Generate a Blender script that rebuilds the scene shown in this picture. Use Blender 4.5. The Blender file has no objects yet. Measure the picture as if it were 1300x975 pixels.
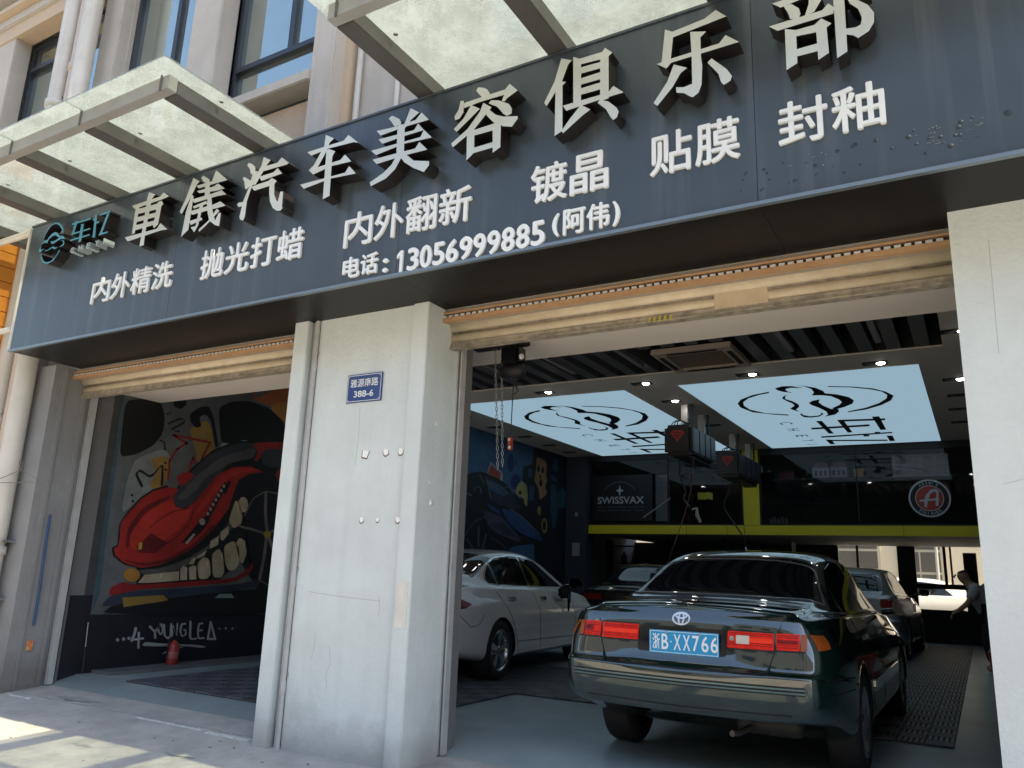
import bpy, bmesh, math, random
from mathutils import Vector, Matrix
from mathutils.bvhtree import BVHTree
from mathutils.geometry import delaunay_2d_cdt
random.seed(7)
sc = bpy.context.scene
R = math.radians
# ---------------------------------------------------------------- camera
cam = bpy.data.objects.new('camera', bpy.data.cameras.new('camera'))
sc.collection.objects.link(cam); sc.camera = cam
cam.data.sensor_width = 36.0; cam.data.lens = 36.0 * 1000.0 / 1300.0
cam.data.clip_start = 0.05; cam.data.clip_end = 400
rt, dn, fw = Vector((0.863979,0.502247,0.035891)), Vector((-0.086759,0.218700,-0.971928)), Vector((-0.495997,0.836611,0.232527))
up = -dn
m = Matrix(((rt.x, up.x, -fw.x, 0), (rt.y, up.y, -fw.y, 0), (rt.z, up.z, -fw.z, 1.17), (0, 0, 0, 1)))
cam.matrix_world = m
# ---------------------------------------------------------------- light
w = bpy.data.worlds.new('World'); sc.world = w; w.use_nodes = True
nt = w.node_tree; bg = nt.nodes['Background']
sky = nt.nodes.new('ShaderNodeTexSky'); sky.sky_type = 'NISHITA'; sky.sun_disc = False
sky.sun_elevation = R(57); sky.sun_rotation = R(90); sky.air_density = 1.2; sky.dust_density = 2.0; sky.ozone_density = 0.95
nt.links.new(sky.outputs[0], bg.inputs[0]); bg.inputs[1].default_value = 0.138
sun = bpy.data.objects.new('sun', bpy.data.lights.new('sun', 'SUN')); sc.collection.objects.link(sun)
sun.data.energy = 3.9; sun.data.angle = R(0.5); sun.data.color = (1.0, 0.83, 0.57)
sd = Vector((math.cos(R(57)), -0.03, math.sin(R(57)))).normalized()
sun.rotation_euler = sd.to_track_quat('Z', 'Y').to_euler(); sun.location = (0, 0, 20)
sc.view_settings.view_transform = 'Standard'; sc.view_settings.look = 'None'
sc.view_settings.exposure = 1.45; sc.view_settings.gamma = 1.0
sc.cycles.max_bounces = 8; sc.cycles.transparent_max_bounces = 12; sc.cycles.use_denoising = True
sc.cycles.caustics_reflective = False; sc.cycles.caustics_refractive = False
BIG=[["車",[[[-5.947,4.254],[-5.852,4.211],[-5.891,4.181],[-5.912,3.857],[-5.906,3.754],[-5.941,3.754],[-5.964,3.752],[-5.96,3.875],[-5.959,4.2]],[[-6.163,4.173],[-5.78,4.176],[-5.74,4.205],[-5.66,4.15],[-5.747,4.142],[-6.119,4.133]],[[-6.105,4.141],[-6.051,4.138],[-6.061,3.895],[-6.099,3.889]],[[-5.802,4.129],[-5.751,4.132],[-5.72,4.092],[-5.743,4.081],[-5.752,3.914],[-5.798,3.889],[-5.817,3.905]],[[-6.101,4.123],[-5.956,4.118],[-5.76,4.116],[-5.774,4.061],[-5.924,4.066],[-6.106,4.075]],[[-6.105,4.045],[-5.768,4.032],[-5.778,3.99],[-6.101,3.998]],[[-6.097,3.97],[-5.777,3.959],[-5.782,3.92],[-6.099,3.921]],[[-6.195,3.88],[-5.759,3.876],[-5.722,3.919],[-5.613,3.84],[-5.703,3.849],[-6.143,3.833]]]],["儀",[[[-5.369,4.251],[-5.281,4.201],[-5.311,4.176],[-5.358,4.091],[-5.452,3.944],[-5.486,3.972],[-5.428,4.076]],[[-5.361,4.096],[-5.331,4.078],[-5.339,3.784],[-5.419,3.735],[-5.403,3.953]],[[-5.244,4.243],[-5.152,4.182],[-5.188,4.166],[-5.23,4.185],[-5.267,4.227]],[[-5.091,4.254],[-5.024,4.201],[-5.076,4.16],[-5.124,4.167]],[[-5.313,4.168],[-5.077,4.164],[-5.026,4.202],[-4.934,4.131],[-5.037,4.133],[-5.28,4.136]],[[-5.297,4.116],[-5.09,4.112],[-5.047,4.127],[-4.955,4.061],[-5.047,4.063],[-5.265,4.091]],[[-5.342,4.052],[-5.102,4.05],[-4.988,4.054],[-4.928,4.003],[-5.032,4.013],[-5.313,4.013]],[[-5.209,4.182],[-5.16,4.184],[-5.126,4.056],[-5.187,4.035]],[[-5.325,3.984],[-5.163,4.0],[-5.145,3.971],[-5.303,3.962]],[[-5.344,3.949],[-5.06,3.948],[-4.988,3.957],[-4.917,3.904],[-5.041,3.906],[-5.322,3.91]],[[-5.342,3.859],[-5.195,3.862],[-5.179,3.838],[-5.316,3.819]],[[-5.237,3.961],[-5.193,3.977],[-5.223,3.796],[-5.26,3.744],[-5.314,3.798],[-5.253,3.798]],[[-5.153,4.045],[-5.102,4.016],[-5.078,3.918],[-5.021,3.797],[-4.989,3.857],[-4.963,3.852],[-4.964,3.74],[-5.014,3.758],[-5.093,3.812],[-5.144,3.932]],[[-5.018,3.901],[-4.984,3.873],[-5.132,3.773],[-5.2,3.737],[-5.208,3.758],[-5.094,3.82]]]],["汽",[[[-4.711,4.224],[-4.672,4.208],[-4.625,4.168],[-4.62,4.136],[-4.643,4.11],[-4.667,4.119],[-4.683,4.165],[-4.72,4.205]],[[-4.738,4.11],[-4.657,4.058],[-4.668,4.016],[-4.691,3.994],[-4.713,4.006],[-4.73,4.065],[-4.755,4.102]],[[-4.638,4.137],[-4.587,4.122],[-4.651,3.964],[-4.674,3.887],[-4.675,3.759],[-4.689,3.731],[-4.727,3.746],[-4.738,3.772],[-4.723,3.857],[-4.759,3.858],[-4.784,3.884],[-4.766,3.897],[-4.72,3.891],[-4.674,3.997]],[[-4.542,4.234],[-4.46,4.186],[-4.491,4.159],[-4.596,4.013],[-4.627,4.014],[-4.632,4.042],[-4.557,4.162]],[[-4.524,4.147],[-4.38,4.145],[-4.341,4.179],[-4.256,4.111],[-4.28,4.103],[-4.531,4.109]],[[-4.552,4.071],[-4.412,4.072],[-4.371,4.097],[-4.315,4.038],[-4.335,4.039],[-4.536,4.028],[-4.559,4.059]],[[-4.626,4.006],[-4.455,4.011],[-4.423,4.027],[-4.366,3.99],[-4.388,3.965],[-4.601,3.961],[-4.638,3.995]],[[-4.441,3.977],[-4.388,3.968],[-4.375,3.875],[-4.341,3.817],[-4.327,3.815],[-4.313,3.887],[-4.282,3.882],[-4.278,3.761],[-4.271,3.743],[-4.289,3.728],[-4.329,3.736],[-4.376,3.769],[-4.415,3.831],[-4.432,3.901]]]],["车",[[[-4.073,4.154],[-3.714,4.154],[-3.674,4.189],[-3.573,4.1],[-3.617,4.116],[-3.849,4.128],[-4.024,4.113]],[[-3.9,4.25],[-3.813,4.199],[-3.854,4.173],[-3.863,4.13],[-3.964,3.977],[-3.985,3.949],[-4.037,3.997],[-3.99,4.027],[-3.904,4.159]],[[-3.992,4.0],[-3.729,4.004],[-3.69,4.036],[-3.622,3.966],[-3.809,3.976],[-3.983,3.951]],[[-3.854,4.123],[-3.789,4.088],[-3.812,4.052],[-3.803,3.74],[-3.865,3.726],[-3.876,4.068],[-3.876,4.115]],[[-4.111,3.898],[-3.673,3.89],[-3.64,3.933],[-3.568,3.858],[-3.802,3.876],[-4.067,3.855]]]],["美",[[[-3.278,4.231],[-3.209,4.184],[-3.19,4.148],[-3.244,4.132],[-3.279,4.182],[-3.308,4.217]],[[-3.119,4.243],[-3.041,4.187],[-3.107,4.151],[-3.152,4.102],[-3.172,4.112]],[[-3.409,4.148],[-3.214,4.132],[-3.067,4.139],[-3.021,4.181],[-2.953,4.107],[-3.153,4.111],[-3.369,4.101]],[[-3.385,4.075],[-3.075,4.063],[-3.044,4.104],[-2.991,4.04],[-3.156,4.04],[-3.346,4.031]],[[-3.444,4.003],[-3.016,3.995],[-2.991,4.042],[-2.919,3.965],[-3.151,3.981],[-3.396,3.957]],[[-3.424,3.929],[-3.226,3.925],[-3.054,3.919],[-3.023,3.96],[-2.951,3.884],[-3.124,3.89],[-3.384,3.886]],[[-3.215,4.146],[-3.159,4.13],[-3.147,3.874],[-3.213,3.891],[-3.221,4.094]],[[-3.214,3.904],[-3.167,3.88],[-3.215,3.805],[-3.29,3.754],[-3.419,3.726],[-3.433,3.757],[-3.315,3.803],[-3.249,3.848]],[[-3.189,3.902],[-3.124,3.89],[-3.061,3.831],[-2.93,3.794],[-2.928,3.764],[-2.967,3.724],[-3.057,3.775],[-3.139,3.838]]]],["容",[[[-2.569,4.234],[-2.524,4.217],[-2.497,4.197],[-2.473,4.158],[-2.49,4.142],[-2.531,4.147],[-2.583,4.213]],[[-2.702,4.174],[-2.675,4.167],[-2.674,4.08],[-2.702,4.045],[-2.736,4.041],[-2.744,4.071],[-2.714,4.113]],[[-2.674,4.151],[-2.36,4.155],[-2.329,4.186],[-2.267,4.119],[-2.343,4.087],[-2.36,4.068],[-2.382,4.078],[-2.366,4.118],[-2.548,4.121],[-2.672,4.111]],[[-2.616,4.119],[-2.546,4.071],[-2.618,4.021],[-2.719,3.952],[-2.744,3.979],[-2.671,4.036]],[[-2.463,4.108],[-2.408,4.091],[-2.327,4.041],[-2.304,4.0],[-2.306,3.967],[-2.337,3.959],[-2.367,3.984],[-2.413,4.046],[-2.48,4.09]],[[-2.522,4.107],[-2.457,4.055],[-2.499,4.015],[-2.583,3.931],[-2.743,3.846],[-2.759,3.877],[-2.636,3.949],[-2.545,4.049]],[[-2.512,4.061],[-2.482,4.052],[-2.425,3.994],[-2.366,3.963],[-2.259,3.936],[-2.26,3.916],[-2.299,3.873],[-2.363,3.894],[-2.437,3.942],[-2.491,4.006]],[[-2.638,3.929],[-2.581,3.934],[-2.573,3.766],[-2.63,3.723]],[[-2.443,3.93],[-2.381,3.923],[-2.378,3.753],[-2.433,3.727]],[[-2.62,3.927],[-2.408,3.934],[-2.405,3.886],[-2.617,3.888]],[[-2.612,3.8],[-2.401,3.803],[-2.4,3.765],[-2.61,3.762]]]],["俱",[[[-1.963,4.248],[-1.891,4.21],[-1.915,4.189],[-1.955,4.085],[-2.056,3.946],[-2.074,3.973],[-2.006,4.101]],[[-1.999,4.103],[-1.927,4.073],[-1.951,4.055],[-1.944,3.747],[-1.996,3.727],[-1.998,4.048]],[[-1.882,4.232],[-1.829,4.197],[-1.824,3.888],[-1.875,3.889]],[[-1.703,4.183],[-1.673,4.223],[-1.625,4.175],[-1.649,4.158],[-1.646,3.877],[-1.7,3.872]],[[-1.852,4.204],[-1.672,4.201],[-1.672,4.151],[-1.851,4.164]],[[-1.851,4.142],[-1.679,4.136],[-1.678,4.093],[-1.85,4.099]],[[-1.849,4.066],[-1.678,4.068],[-1.678,4.02],[-1.848,4.023]],[[-1.848,3.998],[-1.677,3.998],[-1.677,3.952],[-1.847,3.955]],[[-1.946,3.916],[-1.65,3.916],[-1.617,3.95],[-1.553,3.887],[-1.683,3.885],[-1.922,3.875]],[[-1.825,3.887],[-1.762,3.837],[-1.81,3.814],[-1.939,3.73],[-1.951,3.749],[-1.893,3.817]],[[-1.703,3.884],[-1.649,3.857],[-1.596,3.801],[-1.583,3.77],[-1.593,3.739],[-1.616,3.726],[-1.635,3.754],[-1.662,3.81],[-1.716,3.867]]]],["乐",[[[-1.265,4.185],[-1.072,4.203],[-1.009,4.236],[-0.952,4.174],[-1.259,4.147]],[[-1.301,4.216],[-1.251,4.18],[-1.269,4.011],[-1.324,4.003],[-1.311,4.12]],[[-1.352,4.007],[-1.277,4.014],[-0.995,4.019],[-0.959,4.059],[-0.888,3.991],[-1.267,3.988],[-1.295,3.96]],[[-1.155,4.148],[-1.064,4.119],[-1.098,4.092],[-1.097,3.973],[-1.091,3.912],[-1.097,3.797],[-1.114,3.752],[-1.147,3.733],[-1.167,3.746],[-1.193,3.772],[-1.239,3.79],[-1.241,3.824],[-1.199,3.811],[-1.149,3.817],[-1.149,3.998]],[[-1.252,3.972],[-1.176,3.926],[-1.214,3.904],[-1.259,3.833],[-1.35,3.739],[-1.372,3.764],[-1.292,3.873]],[[-1.039,3.94],[-0.958,3.847],[-0.931,3.795],[-0.941,3.77],[-0.976,3.756],[-0.991,3.779],[-1.003,3.832],[-1.062,3.921]]]],["部",[[[-0.709,4.163],[-0.523,4.164],[-0.5,4.187],[-0.465,4.138],[-0.577,4.132],[-0.666,4.122]],[[-0.601,4.263],[-0.568,4.238],[-0.555,4.191],[-0.581,4.16],[-0.597,4.184]],[[-0.651,4.127],[-0.612,4.124],[-0.575,4.084],[-0.569,4.049],[-0.578,4.023],[-0.621,4.036],[-0.629,4.072]],[[-0.523,4.149],[-0.459,4.101],[-0.501,4.036],[-0.549,4.024],[-0.526,4.092]],[[-0.73,4.03],[-0.463,4.03],[-0.433,4.06],[-0.405,4.026],[-0.412,3.991],[-0.687,3.988]],[[-0.65,3.985],[-0.595,3.96],[-0.597,3.765],[-0.652,3.742]],[[-0.65,3.985],[-0.607,3.961],[-0.504,3.959],[-0.47,3.984],[-0.424,3.938],[-0.45,3.92],[-0.493,3.912],[-0.597,3.923]],[[-0.498,3.937],[-0.448,3.924],[-0.444,3.774],[-0.496,3.75]],[[-0.62,3.847],[-0.482,3.846],[-0.484,3.801],[-0.621,3.805]],[[-0.408,4.099],[-0.356,4.079],[-0.359,3.753],[-0.408,3.731],[-0.407,3.995]],[[-0.408,4.093],[-0.312,4.09],[-0.283,4.119],[-0.237,4.067],[-0.301,4.041],[-0.33,4.02],[-0.342,4.05],[-0.327,4.068],[-0.405,4.069]],[[-0.328,4.045],[-0.293,4.026],[-0.251,3.982],[-0.226,3.928],[-0.23,3.874],[-0.256,3.833],[-0.306,3.811],[-0.327,3.834],[-0.358,3.85],[-0.358,3.884],[-0.311,3.875],[-0.289,3.884],[-0.282,3.92],[-0.296,3.976],[-0.334,4.022]]]]]
LOGO_RING=[[[-2.411,11.26],[-2.676,11.387],[-2.912,11.633],[-3.024,11.893],[-3.057,12.196],[-2.974,12.614],[-2.724,12.899],[-2.509,13.07],[-2.492,12.984],[-2.798,12.758],[-2.962,12.395],[-2.973,12.068],[-2.923,11.829],[-2.782,11.584],[-2.589,11.421],[-2.442,11.357]],[[-1.616,11.206],[-1.322,11.355],[-1.093,11.556],[-0.953,11.828],[-0.881,12.125],[-0.94,12.432],[-1.093,12.72],[-1.345,12.992],[-1.619,13.109],[-1.609,13.036],[-1.327,12.839],[-1.113,12.562],[-0.986,12.271],[-0.957,12.05],[-1.002,11.809],[-1.132,11.601],[-1.361,11.391],[-1.616,11.265]],[[-2.294,11.084],[-2.182,10.999],[-2.064,11.029],[-1.937,11.198],[-2.102,11.134],[-2.177,11.191],[-2.178,11.333],[-2.122,11.463],[-2.236,11.346],[-2.291,11.217]],[[-1.997,11.004],[-1.9,11.093],[-1.786,11.241],[-1.721,11.484],[-1.724,11.635],[-1.587,11.761],[-1.459,11.996],[-1.42,12.249],[-1.468,12.478],[-1.608,12.682],[-1.765,12.837],[-1.795,12.718],[-1.659,12.508],[-1.596,12.33],[-1.604,12.131],[-1.674,11.866],[-1.767,11.765],[-1.912,11.71],[-1.852,11.522],[-1.85,11.302],[-1.906,11.125]],[[-1.854,12.016],[-1.905,12.213],[-1.882,12.476],[-1.812,12.765],[-1.714,12.823],[-1.736,13.011],[-1.823,13.226],[-2.002,13.347],[-1.927,13.189],[-1.909,12.948],[-1.964,12.624],[-2.036,12.367],[-2.043,12.211],[-1.966,12.071]],[[-2.291,12.92],[-2.286,13.093],[-2.209,13.237],[-2.084,13.224],[-2.018,13.132],[-2.002,12.969],[-1.977,13.125],[-2.08,13.319],[-2.209,13.355],[-2.311,13.283],[-2.328,13.078]],[[-2.199,11.525],[-2.268,11.638],[-2.305,11.815],[-2.238,12.007],[-2.199,12.254],[-2.227,12.452],[-2.311,12.635],[-2.288,12.831],[-2.349,12.676],[-2.378,12.535],[-2.272,12.33],[-2.271,12.176],[-2.32,11.937],[-2.34,11.773],[-2.294,11.628]]]
LOGO_TEXT=[[[-2.19,13.665],[-2.101,13.697],[-2.1,14.966],[-2.185,14.937]],[[-2.385,14.269],[-1.439,14.243],[-1.45,14.432],[-2.379,14.448]],[[-1.865,13.719],[-1.772,13.715],[-1.788,14.928],[-1.867,14.943]],[[-1.86,13.684],[-1.151,13.794],[-1.167,13.967],[-1.853,13.846]],[[-1.326,13.59],[-1.219,13.594],[-1.234,14.839],[-1.326,14.848]],[[-2.363,15.187],[-1.163,15.096],[-1.175,15.232],[-2.371,15.352]],[[-1.438,15.003],[-1.349,15.033],[-1.378,15.25],[-1.451,15.183]],[[-1.653,15.26],[-1.551,15.294],[-1.576,15.462],[-1.662,15.434]],[[-2.346,15.561],[-2.245,15.594],[-2.259,16.154],[-2.34,16.129]],[[-2.261,15.62],[-1.319,15.894],[-1.323,16.049],[-2.262,15.778]],[[-1.289,15.454],[-1.194,15.485],[-1.202,16.087],[-1.293,16.09]]]
LOGO_CH=[[-2.693,13.715],[-2.696,14.34],[-2.677,15.024],[-2.658,15.571],[-2.667,16.11]]
TEXT=[["内外精洗",[-6.766,3.389],[-5.624,3.376],[-5.674,3.597],[-6.797,3.636]],["抛光打蜡",[-5.288,3.385],[-4.132,3.365],[-4.165,3.61],[-5.291,3.63]],["内外翻新",[-3.748,3.379],[-2.645,3.356],[-2.654,3.61],[-3.732,3.631]],["镀晶",[-2.226,3.38],[-1.685,3.367],[-1.728,3.613],[-2.216,3.634]],["贴膜",[-1.449,3.376],[-0.921,3.375],[-0.926,3.616],[-1.457,3.641]],["封釉",[-0.739,3.379],[-0.209,3.378],[-0.207,3.612],[-0.739,3.634]],["电话",[-3.727,3.128],[-3.399,3.12],[-3.406,3.269],[-3.729,3.279]],[":",[-3.363,3.112],[-3.309,3.114],[-3.318,3.207],[-3.372,3.205]],["13056999885",[-3.258,3.077],[-2.103,3.099],[-2.118,3.245],[-3.273,3.239]],["(",[-2.055,3.12],[-2.013,3.122],[-2.017,3.266],[-2.059,3.259]],["阿伟",[-1.989,3.118],[-1.683,3.117],[-1.685,3.27],[-1.993,3.281]],[")",[-1.664,3.113],[-1.625,3.115],[-1.626,3.263],[-1.665,3.261]]]
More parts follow.
